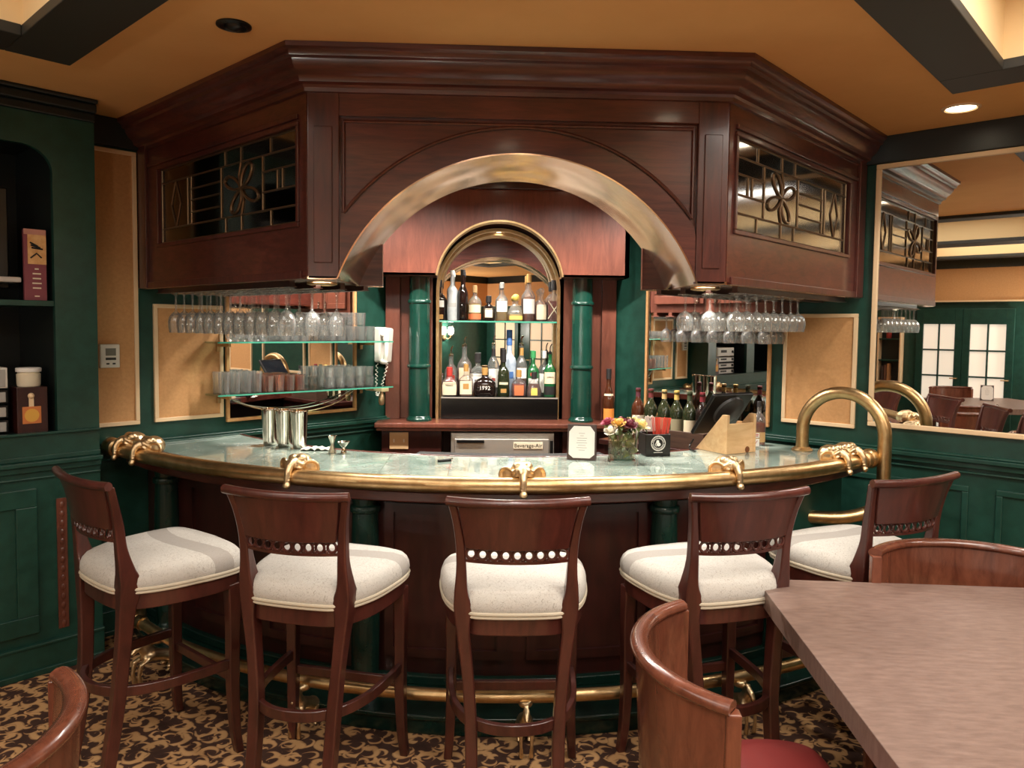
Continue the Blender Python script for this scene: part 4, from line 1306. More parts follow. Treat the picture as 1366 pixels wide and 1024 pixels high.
# ================================================================== DINING TABLES AND BARREL CHAIRS
def dining_table(label, c, rz, wx, wy, z=.752):
    t = thing('dining_table', label, 'table', (c[0], c[1], 0), rz)
    mb = MB(); mb.box(-wx / 2, wx / 2, -wy / 2, wy / 2, z - .065, z); build('table_top', mb, M_TABLE, t, smooth=0, bevel=.002)
    mb = MB(); mb.lathe([(.05, .03), (.045, .06), (.04, .1), (.04, z - .07)], n=20); mb.box(-.12, .12, -.12, .12, z - .075, z - .065); build('pedestal', mb, M_BLK, t)
    mb = MB(); mb.box(-.38, .38, -.04, .04, 0, .035); mb.box(-.04, .04, -.38, .38, 0, .035); build('cross_base', mb, M_BLK, t, smooth=0, bevel=.006)
    return t
def make_chair(label):
    t = thing('barrel_chair', label, 'chair', (0, 0, 0), 0, 'barrel back chairs at the tables')
    RB, A = .365, R(56)
    n = 28
    prof = lambda a: (RB * math.sin(a), .06 - RB * math.cos(a))
    mb = MB(); rg = []
    for i in range(n + 1):
        a = -A + 2 * A * i / n
        top = .852
        s = []
        for z, k in ((.40, .93), (.60, .965), (top, 1.0)):
            s.append((prof(a)[0] * k, .06 - RB * k * math.cos(a), z))
        for z, k in ((top, .93), (.60, .90), (.40, .865)):
            s.append((prof(a)[0] * k, .06 - RB * k * math.cos(a), z))
        rg.append(s)
    mb.loft(rg); build('back_panel', mb, M_CHAIR, t, smooth=40)
    mb = MB(); rg = []
    for i in range(n + 1):
        a = -A * 1.0 + 2 * A * i / n
        cx, cy = math.sin(a), -math.cos(a)
        sec = []
        for j in range(10):
            q = 2 * PI * j / 10
            rr = RB * .972 + .024 * math.cos(q)
            sec.append((rr * cx, .06 + rr * cy, .856 + .017 * math.sin(q)))
        rg.append(sec)
    mb.loft(rg); build('top_rail', mb, M_CHAIR, t, smooth=60)
    for s_ in (-1, 1):
        a = s_ * A
        x, y = prof(a)
        x *= .965; y = .06 + (y - .06) * .965
        mb = MB(); rect_loft(mb, [(x - .014, x + .014, y - .014, y + .016, 0), (x - .017, x + .017, y - .016, y + .016, .40), (x - .017, x + .017, y - .016, y + .016, .848)])
        build('front_post', mb, M_CHAIR, t, smooth=0, bevel=.004)
        mb = MB(); rect_loft(mb, [(s_ * .20 - .016, s_ * .20 + .016, -.275, -.245, 0), (s_ * .17 - .02, s_ * .17 + .02, -.235, -.195, .44)])
        build('rear_leg', mb, M_CHAIR, t, smooth=0, bevel=.004)
    half = [(0, -.235), (.15, -.19), (.245, -.06), (.285, .08), (.27, .20), (.2, .245), (0, .25)]
    half = smooth_tab(half, 4); outl = half[:-1] + [(-x, y) for x, y in half[::-1]][:-1]
    ring = lambda f_, z: [(x * f_, y * f_, z) for x, y in outl]
    mb = MB(); mb.loft([ring(.97, .38), ring(.97, .43)]); build('seat_frame', mb, M_CHAIR, t, smooth=30)
    mb = MB(); mb.loft([ring(.97, .43), ring(.995, .45), ring(.985, .47), ring(.93, .485), ring(.7, .495), ring(.3, .5), ring(.02, .5)])
    build('seat_cushion', mb, M_REDSEAT, t, smooth=60)
    return t
TROT = R(-6.5)
tc = Vector((1.004, 2.64)) + Vector((math.cos(TROT), math.sin(TROT))) * .62 + Vector((math.sin(TROT), -math.cos(TROT))) * .62
dining_table('square brown laminate table close by with its corner toward the bar', (tc.x, tc.y), TROT, 1.24, 1.24)
ch = make_chair('barrel back chair at the near table side with its red seat showing')
ch.location = (.70, 1.80, 0); ch.rotation_euler = (0, 0, R(-95))
c2 = copy_tree(ch, (1.70, 2.435, 0), R(174), 'barrel back chair across the brown table, facing over the table top')
c3 = copy_tree(ch, (-1.10, 1.42, 0), R(86), 'barrel back chair of which only the curved top shows over the carpet')
# the far table by the French doors, seen in the wall mirror
dining_table('brown table by the French doors, seen only in the wall mirror', (-3.02, -.36), 0, 1.46, 1.26)
copy_tree(ch, (-4.02, -.45, 0), R(-88), 'barrel chair beyond the mirrored table, close to the French doors')
copy_tree(ch, (-1.80, .93, 0), R(84), 'barrel chair seen only in the wall mirror, just above its lower frame')
def menu_stand(label, x, y, z, rz, h=.165, wd=.115):
    t = thing('menu_stand', label, 'menu holder', (x, y, z), rz)
    mb = MB(); mb.loft([[(-wd / 2, -.012 + .002 * 0, 0), (wd / 2, -.012, 0), (wd / 2, -.006, 0), (-wd / 2, -.006, 0)], [(-wd / 2, .022, h), (wd / 2, .022, h), (wd / 2, .028, h), (-wd / 2, .028, h)]])
    mb.loft([[(-wd / 2, .066, 0), (wd / 2, .066, 0), (wd / 2, .072, 0), (-wd / 2, .072, 0)], [(-wd / 2, .024, h), (wd / 2, .024, h), (wd / 2, .030, h), (-wd / 2, .030, h)]])
    build('holder', mb, plain('brown_leather', srgb(66, 48, 42), .5) if 'brown_leather' not in bpy.data.materials else bpy.data.materials['brown_leather'], t, smooth=0, bevel=.001)
    a, b, c = wd / 2 - .008, h - .008, .028
    f_ = lambda x, z: (x, -.0135 + .034 * z / h, z)
    poly = [(-a, c), (-a + c * .8, .010), (a - c * .8, .010), (a, c), (a, b - c), (a - c * .8, b), (-a + c * .8, b), (-a, b - c)]
    mb = MB(); mb.loft([[f_(x, z) for x, z in poly], [(x, -.0145 + .034 * z / h, z) for x, z in poly]]); pg = build('menu_card', mb, M_PAPER, t, smooth=0)
    mb = MB()
    for i, wv in enumerate((.03, .018, .05, .044, .052, .038, .05, .03)):
        z = b - .035 - i * .0115
        mb.box(-wv / 2, wv / 2, -.0152 + .034 * z / h, -.0142 + .034 * z / h, z - .0009, z + .0009)
    build('text_lines', mb, plain('grey_print', srgb(150, 145, 140), .7) if 'grey_print' not in bpy.data.materials else bpy.data.materials['grey_print'], pg, smooth=0)
    return t
menu_stand('menu holder standing on the far table in the mirror', -3.36, -.43, .7525, R(120), .2, .15)

# small display shelf beside the far doors, seen in the wall mirror
t = thing('display_shelf', 'narrow black display shelf in a pale frame on the far wall, seen in the mirror', 'shelf', W(.7, 7.9, .88))
mb = MB(FUV); mb.frame(.54, .87, .88, 1.86, .02, 7.82, 7.99, lambda x, y, d: (x, d, y)); build('frame', mb, M_TRIM, t, world=True, smooth=0, bevel=.002)
mb = MB(FUV); mb.box(.56, .85, 7.975, 7.99, .9, 1.84); build('back_board', mb, M_BLACK, t, world=True, smooth=0)
for z in (1.2, 1.52):
    mb = MB(FUV); mb.box(.56, .85, 7.83, 7.975, z, z + .02); build('shelf', mb, M_GREEN, t, world=True, smooth=0)
mb = MB(FUV); mb.lathe([(.03, 0), (.036, .01), (.036, .09), (.028, .11), (.028, .13)], c=W(.68, 7.9, 1.5415) * 0 + Vector((.68, 7.9, 1.5405)), n=16); tagit(build('jar', mb, plain('red_jar', srgb(150, 50, 44), .4)), 'red jar on the top board of the far display shelf', 'jar')
for i, (x, c) in enumerate(((.60, (60, 44, 40)), (.64, (96, 60, 44)), (.68, (170, 120, 76)))):
    mb = MB(FUV); mb.box(x, x + .03, 7.85, 7.96, .9005, 1.12 + .02 * i); tagit(build('book', mb, plain('book_cover_%d' % i, srgb(*c), .6), smooth=0, bevel=.002), ('dark', 'brown', 'tan')[i] + ' book on the bottom board of the far display shelf', 'book')

# wall sconce seen in the niche mirror, and two more added for fill
def sconce(label, u, v, z):
    t = thing('wall_sconce', label, 'wall lamp', W(u, v, z))
    mb = MB(FUV); mb.lathe([(.05, 0), (.05, .02), (.03, .03)], n=20, mat=Matrix.Rotation(PI / 2, 4, 'X'), c=(u, v, z)); build('wall_plate', mb, M_BRASS, t, world=True)
    for s_ in (-1, 1):
        mb = MB(FUV); mb.tube([(u, v - .02, z), (u + s_ * .06, v - .06, z - .03), (u + s_ * .10, v - .09, z + .01), (u + s_ * .10, v - .09, z + .04)], .008, 8); mb.lathe([(.02, .03), (.028, .045), (.028, .05)], c=(u + s_ * .10, v - .09, z), n=14)
        ar = build('arm', mb, M_BRASS, t, world=True)
        mb = MB(FUV); mb.lathe([(.03, .05), (.055, .08), (.06, .14), (.05, .20), (.035, .22)], c=(u + s_ * .10, v - .09, z), n=18)
        build('glass_shade', mb, plain('warm_shade', (1, .82, .58), .5, emit=5) if 'warm_shade' not in bpy.data.materials else bpy.data.materials['warm_shade'], ar, world=True)
    add_light('sconce_lamp', 'POINT', W(u, v - .2, z + .15), P_SCONCE, t, size=.06)
sconce('twin armed wall lamp on the green wall, seen in the bottle niche mirror', 6.75, 7.99, 1.42)
sconce('added twin armed fill lamp further along the far green wall', 4.6, 7.99, 1.42)
sconce('added twin armed fill lamp between the far doors and the green cabinet wall', 2.9, 7.99, 1.42)


# ================================================================== GLASSWARE
def glass_mesh(prof, n=16):
    mb = MB(); mb.lathe(prof, n=n, cap=False); return mb
def tumbler_prof(r, h, th=.003, taper=.9, base=.008):
    return [(.0005, 0), (r * taper * .97, 0), (r * taper, .003), (r, h), (r - th, h), (r * taper - th, base), (.0005, base)]
def wine_prof(r, h, stem):
    """inverted, foot at z 0 and the rim hanging at -h"""
    bz = -stem
    b = h - stem
    out = [(.0005, -.001), (r * .92, 0), (r * .93, -.0025), (.012, -.008), (.0045, -.018), (.004, bz + .012), (.007, bz), (r * .55, bz - b * .10), (r * .86, bz - b * .26), (r, bz - b * .48), (r * .97, bz - b * .72), (r * .84, -h)]
    inn = [(r * .82, -h), (r * .95, bz - b * .72), (r * .975, bz - b * .48), (r * .83, bz - b * .27), (r * .5, bz - b * .12), (.0005, bz - b * .07)]
    return out + inn
def first_glass(name, prof, label, cat, group, loc, mat=M_GLASS, n=16, facet=False):
    mb = glass_mesh(prof, 11 if facet else n)
    o = build(name, mb, mat, None, smooth=0 if facet else 40, origin=(0, 0, 0))
    o.location = loc
    return tagit(o, label, cat, group)
def spread(src, locs):
    for p in locs:
        c = src.copy(); COL.objects.link(c); c.location = p; c.rotation_euler = (0, 0, random.random() * 6)
ZR = ZB - .0265
# left canopy rack
def rack_locs(sd, t0, dt, n, ds, jit=.006):
    out = []
    for d in ds:
        for i in range(n):
            out.append(side_pt(sd, t0 + i * dt + random.uniform(-jit, jit), d, ZR))
    return out
A_ = rack_locs(-1, .27, .098, 12, (-.07, -.195, -.32))
g = first_glass('wine_glass', wine_prof(.039, .205, .095), 'clear stemmed glass hanging upside down under the canopy by the tan panels', 'wine glass', 'stemware hanging from the canopy side by the green cabinet', A_[0])
spread(g, A_[1:])
A_ = rack_locs(1, .24, .096, 8, (-.07, -.195, -.32))
g = first_glass('wine_glass', wine_prof(.040, .165, .075), 'clear stemmed glass hanging upside down under the canopy above the order screen', 'wine glass', 'stemware hanging from the canopy side by the framed mirror', A_[0])
spread(g, A_[1:])

# wall cabinet over the rear mirror, with its own stemware
t = thing('wall_cabinet', 'reddish wood wall cabinet with knobs and hanging glass racks above the wine bottles', 'cabinet', W(2.03, .16, 1.745))
mb = MB(FUV); mb.box(1.62, 2.44, .025, .31, 1.748, 2.5); build('carcass', mb, M_WOODR, t, world=True, smooth=0, bevel=.003)
for a, b, kx in ((1.66, 2.0, 1.965), (2.045, 2.40, 2.08)):
    mb = MB(FUV); mb.box(a, b, .31, .33, 1.80, 2.46); mb.frame(a, b, 1.80, 2.46, .05, .33, .336, lambda x, y, d: (x, d, y)); d = build('door', mb, M_WOODR, t, world=True, smooth=0, bevel=.003)
    for z in (1.815, 1.838, 1.862):
        mb = MB(FUV); mb.ball((kx, .346, z), .0095); mb.tube([(kx, .33, z), (kx, .346, z)], .004, 8); build('knob', mb, M_STEELM, d, world=True)
for i in range(8):
    mb = MB(FUV); x = 1.66 + i * .107; mb.box(x - .012, x + .012, .03, .32, 1.728, 1.748); mb.box(x - .028, x + .028, .03, .325, 1.722, 1.728)
    build('glass_rail', mb, M_WOODR, t, world=True, smooth=0, bevel=.002)
L_ = []
for i in range(7):
    for j in range(3):
        L_.append(W(1.66 + (i + .5) * .107 + random.uniform(-.004, .004), .08 + j * .095, 1.722))
g = first_glass('wine_glass', wine_prof(.036, .155, .07), 'clear stemmed glass hanging upside down under the reddish wall cabinet', 'wine glass', 'stemware hanging under the wall cabinet', L_[0], n=14)
spread(g, L_[1:])

# two glass shelves in front of the left mirror
SZ = (1.25, 1.548)
def sh_front(v):
    return .17 + (2.43 - v) / 1.13 * .10
for z, lb in zip(SZ, ('lower glass shelf with tumblers and copper glasses in front of the mirror', 'upper glass shelf with stacked glasses in front of the mirror')):
    t = thing('glass_shelf', lb, 'shelf', W(.1, 1.87, z - .01))
    mb = MB(FUV); q = [(.014, 1.29), (sh_front(1.29), 1.29), (sh_front(2.44), 2.44), (.014, 2.44)]
    mb.loft([[(a, b, z - .009) for a, b in q], [(a, b, z) for a, b in q]]); build('shelf_plate', mb, M_SHELF, t, world=True, smooth=0)
    mb = MB(FUV); q = [(sh_front(1.29), 1.29), (sh_front(1.29) + .0015, 1.29), (sh_front(2.44) + .0015, 2.44), (sh_front(2.44), 2.44)]
    mb.loft([[(a, b, z - .009) for a, b in q], [(a, b, z) for a, b in q]]); build('shelf_edge', mb, M_SHELFE, t, world=True, smooth=0)
    for v in (1.36, 2.36):
        mb = MB(FUV); mb.box(.002, .15, v - .008, v + .008, z - .03, z - .0095); mb.box(.002, .02, v - .011, v + .011, z - .06, z - .01)
        build('bracket', mb, M_BRASS, t, world=True, smooth=0, bevel=.002)
def cluster(name, prof, label, cat, group, vs, us, zs, mat=M_GLASS, n=16):
    L_ = [W(u + random.uniform(-.002, .002), v + random.uniform(-.002, .002), z) for z in zs for v in vs for u in us]
    g = first_glass(name, prof, label, cat, group, L_[0], mat, n, facet=name != 'stemless_glass')
    spread(g, L_[1:])
rng = lambda a, n, d: [a + i * d for i in range(n)]
z0, z1 = SZ
cluster('tumbler', tumbler_prof(.031, .125), 'tall clear tumbler at the panel end of the lower glass shelf', 'glass', 'tall tumblers on the lower glass shelf', rng(2.185, 4, .066), (.055, .125), (z0,))
cluster('copper_glass', tumbler_prof(.033, .095), 'copper tinted glass in the middle of the lower glass shelf', 'glass', 'copper glasses on the lower glass shelf', rng(1.91, 4, .070), (.06, .14), (z0,), M_AMBERG)
cluster('rocks_glass', tumbler_prof(.035, .064), 'clear rocks glass stacked two high on the lower glass shelf by the telephone', 'glass', 'rocks glasses stacked on the lower glass shelf', rng(1.395, 5, .076), (.06, .145), (z0, z0 + .0655))
cluster('stemless_glass', [(.0005, 0), (.02, 0), (.034, .02), (.040, .045), (.033, .075), (.031, .075), (.038, .045), (.032, .022), (.0005, .006)], 'round clear stemless glass at the panel end of the upper glass shelf', 'glass', 'stemless glasses on the upper glass shelf', rng(2.13, 3, .084), (.06, .145), (z1,))
cluster('tumbler', tumbler_prof(.031, .085), 'short clear tumbler in the middle of the upper glass shelf', 'glass', 'short tumblers on the upper glass shelf', rng(1.87, 3, .068), (.06, .13), (z1,))
cluster('rocks_glass', tumbler_prof(.034, .095), 'clear glass in the lower layer stacked on the upper glass shelf', 'glass', 'lower layer of stacked glasses on the upper shelf', rng(1.385, 5, .076), (.06, .15), (z1,))
cluster('rocks_glass', tumbler_prof(.034, .085), 'clear glass in the top layer stacked on the upper glass shelf', 'glass', 'top layer of stacked glasses on the upper shelf', rng(1.46, 4, .076), (.145,), (z1 + .0965,))

# wire flex under the shelves, hanging brush
def cable(name, label, pts, r, mat):
    mb = MB(FUV); mb.tube(smooth_tab([tuple(p) for p in pts], 6), r, 6); return tagit(build(name, mb, mat, smooth=60), label, 'cable')
cable('light_cable', 'pale cable sagging across the mirror below the lower glass shelf', [(.02, 2.30, 1.215), (.05, 2.2, 1.17), (.07, 2.0, 1.135), (.06, 1.8, 1.13), (.05, 1.6, 1.165), (.02, 1.45, 1.215)], .0035, M_WHITE)
cable('light_cable', 'second pale cable hanging a little lower below the glass shelf', [(.02, 2.27, 1.205), (.06, 2.15, 1.15), (.08, 1.95, 1.112), (.07, 1.75, 1.112), (.05, 1.56, 1.15), (.02, 1.42, 1.215)], .0035, M_TRIM)
t = thing('hanging_brush', 'brass handled brush hanging under the shelf end below the telephone', 'brush', W(.2, 1.33, 1.1))
mb = MB(FUV); mb.box(.06, .24, 1.30, 1.36, 1.213, 1.238); build('head', mb, M_TRIM, t, world=True, smooth=0, bevel=.004)
mb = MB(FUV); mb.lathe([(.006, .02), (.016, .025), (.021, .05), (.017, .09), (.010, .105), (.008, .115)], c=(.2, 1.33, 1.10), n=14); build('handle', mb, M_BRASSE, t, world=True)
for (a, b, lb) in ((2.21, 2.29, 'reddish'),):
    pass

# telephone on the green strip beside the column
t = thing('wall_telephone', 'white wall telephone with a coiled cord beside the green column', 'telephone', W(.03, 1.19, 1.35))
mb = MB(FUV); mb.loft([[(.002, 1.075, 1.385), (.05, 1.085, 1.39), (.05, 1.235, 1.40), (.002, 1.245, 1.395)], [(.002, 1.075, 1.64), (.06, 1.085, 1.63), (.06, 1.235, 1.63), (.002, 1.245, 1.64)]])
build('housing', mb, M_WHITE, t, world=True, smooth=0, bevel=.01)
mb = MB(FUV); mb.tube(smooth_tab([(.085, 1.22, 1.40), (.105, 1.22, 1.44), (.105, 1.215, 1.52), (.09, 1.21, 1.58)], 5), [.024] * 3 + [.016] * 9 + [.023] * 4, 12)
mb.ball((.08, 1.222, 1.405), .03, .9, 1.1, .7); mb.ball((.08, 1.212, 1.585), .03, .9, 1.1, .7)
build('handset', mb, M_WHITE, t, world=True)
mb = MB(FUV); pts = []
N_ = 220
for i in range(N_ + 1):
    q = i / N_
    a = q * 2 * PI * 24
    cy = 1.225 + .04 * math.sin(q * PI); cz = 1.39 - .22 * math.sin(q * PI) ; cx = .09 - .05 * q
    pts.append((cx + .007 * math.cos(a), cy + .05 * q - .03 + .007 * math.sin(a), cz))
mb.tube(pts, .0024, 5); build('coiled_cord', mb, M_WHITE, t, world=True)
mb = MB(FUV)
for z in (1.49, 1.47):
    mb.box(.05, .056, 1.092, 1.104, z, z + .01)
build('button', mb, M_BAND, t, world=True, smooth=0)

# ================================================================== BOTTLES
SHAPES = {
 'std':   [(.92, 0), (1, .02), (1, .56), (.94, .62), (.62, .70), (.36, .75), (.33, .80), (.31, .93), (.36, .94), (.36, .965), (.30, .97)],
 'tall':  [(.92, 0), (1, .02), (1, .60), (.9, .65), (.5, .71), (.36, .74), (.34, .93), (.4, .94), (.4, .97), (.32, .97)],
 'slim':  [(.92, 0), (1, .02), (1, .55), (.85, .63), (.45, .72), (.40, .78), (.38, .93), (.46, .94), (.46, .97), (.36, .97)],
 'wine':  [(.92, 0), (1, .02), (1, .58), (.93, .65), (.6, .73), (.38, .79), (.35, .92), (.41, .93), (.41, .96), (.34, .97)],
 'champ': [(.92, 0), (1, .02), (1, .42), (.93, .50), (.66, .62), (.40, .74), (.34, .84), (.36, .9), (.40, .92), (.36, .97)],
 'squat': [(.95, 0), (1, .03), (.99, .20), (.74, .48), (.45, .60), (.30, .64), (.28, .70), (.34, .72), (.34, .76), (.28, .77)],
 'round': [(.80, 0), (.95, .04), (1, .25), (.97, .48), (.72, .60), (.36, .66), (.27, .70), (.27, .80), (.34, .81), (.34, .84), (.28, .85)],
 'flask': [(.95, 0), (1, .03), (1, .52), (.90, .60), (.5, .68), (.30, .72), (.28, .84), (.34, .85), (.34, .88), (.28, .89)],
}
def prof_at(sh, r, h, z):
    P_ = SHAPES[sh]
    q = z / h
    for (a, b), (c, d) in zip(P_, P_[1:]):
        if q <= d:
            return r * (a + (c - a) * (q - b) / max(d - b, 1e-6))
    return r * P_[-1][0]
GM = {'clear': M_GLASS, 'frost': mottled('frosted_glass', srgb(190, 196, 196), srgb(214, 218, 216), (20, 20, 20), .3),
      'dark': plain('dark_bottle_glass', srgb(26, 18, 16), .08, coat=.5), 'green': plain('green_bottle_glass', srgb(30, 92, 52), .08, coat=.5),
      'olive': plain('olive_bottle_glass', srgb(38, 44, 26), .08, coat=.5), 'brown': plain('brown_bottle_glass', srgb(70, 34, 18), .08, coat=.5),
      'blue': mottled('blue_frosted_glass', srgb(150, 168, 190), srgb(196, 206, 214), (20, 20, 20), .3)}
LQ = {'amber': liquid('amber_spirit', srgb(150, 72, 30)), 'gold': liquid('pale_gold_spirit', srgb(206, 176, 104), .6), 'red': liquid('ruby_spirit', srgb(120, 40, 26), .3),
      'clear': liquid('clear_spirit', srgb(214, 214, 206), .75), 'brown': liquid('brown_spirit', srgb(84, 40, 20), .25)}
LM = {}
def lm(c):
    if c not in LM:
        LM[c] = plain('label_%s' % ['white', 'cream', 'red', 'black', 'orange', 'yellow', 'tan', 'blue', 'gold', 'green', 'silver', 'plum'][len(LM) % 12], srgb(*c), .6)
    return LM[c]
def patch(mb, sh, r, h, za, zb, half, sq, lift=.0008, sy=1.0, n=10, front=-PI / 2):
    """label wrapped on the front of a bottle"""
    rows = []
    for z in [za + (zb - za) * i / 4 for i in range(5)]:
        row = []
        for i in range(n + 1):
            a = front - half + 2 * half * i / n
            ca, sa = math.cos(a), math.sin(a)
            k = 1.0 if sq == 2 else 1 / ((abs(ca) ** sq + abs(sa) ** sq) ** (1 / sq))
            rr = prof_at(sh, r, h, z) * k + lift
            row.append((rr * ca, rr * sa * sy, z))
        rows.append(row)
    rin = [[(x * .99, y * .99, z) for x, y, z in row] for row in rows]
    mb.loft([a + b[::-1] for a, b in zip(rows, rin)])
def bottle(label, pos, h, r, sh='std', gl='clear', liq=None, lev=.5, labels=(), cap=((30, 26, 24), .05, .4), pourer=False, sq=2.0, sy=1.0, group=None, rz=0, words=None, cat='bottle', name='liquor_bottle'):
    t = thing(name, label, cat, pos, rz, group)
    n = 24 if sq == 2 else 32
    P_ = [(r * a, h * b) for a, b in SHAPES[sh]]
    P_ = [(.0005, 0)] + P_
    mb = MB(); mb.lathe(P_, n=n, sq=sq, sy=sy, cap=False); build('glass_body', mb, GM[gl], t, smooth=35)
    if liq:
        zt = lev * h
        q = [(.0005, .006)] + [(max(r * a - .0035, .002), max(h * b, .006)) for a, b in SHAPES[sh] if h * b < zt] + [(max(prof_at(sh, r, h, zt) - .0035, .002), zt), (.0005, zt)]
        mb = MB(); mb.lathe(q, n=n, sq=sq, sy=sy, cap=False); build('liquid', mb, LQ[liq], t, smooth=35)
    for za, zb, col, half in labels:
        mb = MB(); patch(mb, sh, r, h, za * h, zb * h, half, sq, sy=sy); build('label', mb, lm(col), t, smooth=40)
    rt = r * SHAPES[sh][-1][0]; zt = SHAPES[sh][-1][1] * h
    if pourer:
        mb = MB(); mb.lathe([(rt * 1.05, zt - .004), (rt * 1.1, zt + .012), (rt * .5, zt + .018), (.0045, zt + .022)], n=14); mb.tube([(0, 0, zt + .02), (0, 0, zt + .04), (.004, -.004, zt + .058), (.012, -.012, zt + .07)], .004, 8)
        build('pourer', mb, M_STEELM if pourer == 1 else M_BLK, t)
    elif cap:
        col, ch, kr = cap
        cr = r * kr
        mb = MB(); mb.lathe([(cr, zt - ch * .35), (cr * 1.02, zt + ch * .2), (cr, zt + ch * .62), (cr * .85, zt + ch * .66)], n=18); build('cap', mb, lm(col), t)
    if words:
        x0 = pos[0]; yf = pos[1] - prof_at(sh, r, h, words[1] * h) * sy - .0022
        text('lettering', words[0], words[2], lm(words[3]), t, (x0, yf, pos[2] + words[1] * h), (1, 0, 0), (0, 0, 1), .0004)
    return t
WH, CR, RD, BK, OR_, YE, TN, BL, GO, GR, SI = (232, 228, 218), (224, 208, 176), (176, 50, 40), (28, 24, 24), (204, 110, 66), (222, 190, 90), (190, 150, 100), (70, 110, 170), (176, 132, 70), (50, 140, 80), (186, 186, 180)
# glass shelf across the niche
ZS = 1.69
t = thing('niche_shelf', 'glass shelf across the arched niche carrying the upper row of bottles', 'shelf', (NXM, 5.4, ZS - .012))
mb = MB(); mb.box(NX0 + .012, NX1 - .012, 5.302, 5.484, ZS - .011, ZS - .0005); build('shelf_plate', mb, M_SHELF, t, world=True, smooth=0)
mb = MB(); mb.box(NX0 + .012, NX1 - .012, 5.300, 5.302, ZS - .011, ZS - .0005); build('shelf_edge', mb, M_SHELFE, t, world=True, smooth=0)
mb = MB()
for x in (NX0 + .016, NX1 - .016):
    mb.lathe([(.006, 0), (.006, .012)], c=(x, 5.33, ZS - .025), n=10); mb.lathe([(.006, 0), (.006, .012)], c=(x, 5.45, ZS - .025), n=10)
build('shelf_pin', mb, M_BRASS, t, world=True)
t = thing('bottle_step', 'glossy black bottle step standing on the mahogany ledge in the niche', 'stand', (NXM, 5.37, 1.0))
mb = MB(); mb.box(-.268, .552, 5.262, 5.484, 1.001, 1.155); build('step_body', mb, plain('black_gloss', srgb(10, 9, 9), .18), t, world=True, smooth=0, bevel=.002)
mb = MB(); mb.box(-.27, .554, 5.258, 5.262, 1.147, 1.156); build('edge_trim', mb, M_STEEL, t, world=True, smooth=0)
XP = lambda px, Y: (px - 665.9) / 1005 * Y * 1.0 + .127      # photo column to x at the niche
YU = 5.385
U_ = [
 (588, 8.5, .26, 'squarish black bottle with a white upper label on the upper shelf', dict(sh='std', gl='dark', sq=4, labels=((.36, .54, WH, .7), (.04, .16, GO, .6)), cap=(BK, .05, .45))),
 (605, 7, .345, 'tall frosted white bottle on the upper shelf', dict(sh='tall', gl='frost', labels=((.28, .36, SI, .9),), cap=(WH, .03, .42))),
 (619, 6.7, .345, 'tall slender black bottle next to the frosted one on the upper shelf', dict(sh='slim', gl='dark', cap=(BK, .04, .48))),
 (635, 8.8, .245, 'clear bottle with a copper red band label on the upper shelf', dict(sh='flask', liq='gold', lev=.5, labels=((.05, .2, OR_, 1.2), (.24, .46, CR, 1.0)), cap=(TN, .05, .34))),
 (653.5, 8.6, .175, 'small round black bottle with an oval cream label on the upper shelf', dict(sh='round', gl='dark', labels=((.14, .5, CR, .62),), cap=(BK, .045, .42))),
 (671, 8, .255, 'clear bottle with a plain white label in the middle of the upper shelf', dict(sh='std', liq='gold', lev=.25, labels=((.26, .56, WH, 1.0),), cap=(SI, .04, .38))),
 (689.5, 10.5, .19, 'squat clear decanter with a ball cork on the upper shelf', dict(sh='squat', liq='gold', lev=.26, labels=((.06, .2, YE, .8),), cap=None, sq=3)),
 (707, 8.2, .305, 'amber bottle with a tall white label and gold neck on the upper shelf', dict(sh='std', liq='amber', lev=.55, labels=((.18, .52, WH, 1.1),), cap=(GO, .06, .42))),
 (723.5, 8.6, .235, 'amber bottle with a square cream label and round stopper on the upper shelf', dict(sh='round', liq='amber', lev=.5, labels=((.06, .5, CR, .85),), cap=None)),
 (740, 8.8, .28, 'amber decanter wrapped with crossed pale cords at the end of the upper shelf', dict(sh='flask', liq='red', lev=.52, cap=(BK, .07, .42), sq=4)),
]
for px, rp, h, lb, kw in U_:
    r = rp / 1005 * YU
    x = XP(px, YU)
    t = bottle(lb, (x, YU, ZS), h, r, **kw)
    if 'ball cork' in lb:
        mb = MB(); mb.ball((0, 0, h * .77 + .022), .026); build('ball_cork', mb, lm(YE), t)
    if 'round stopper' in lb:
        mb = MB(); mb.ball((0, 0, h * .85 + .018), .022); build('stopper', mb, M_GLASS, t)
    if 'crossed' in lb:
        mb = MB()
        for s_ in (-1, 1):
            mb.tube([(s_ * r * .9, -r * 1.0 - .002, .02), (0, -r * 1.02 - .003, h * .3), (-s_ * r * .9, -r - .002, h * .52)], .003, 6)
        build('cord', mb, lm(CR), t)
ZL = 1.156
YBk, YFr = 5.435, 5.335
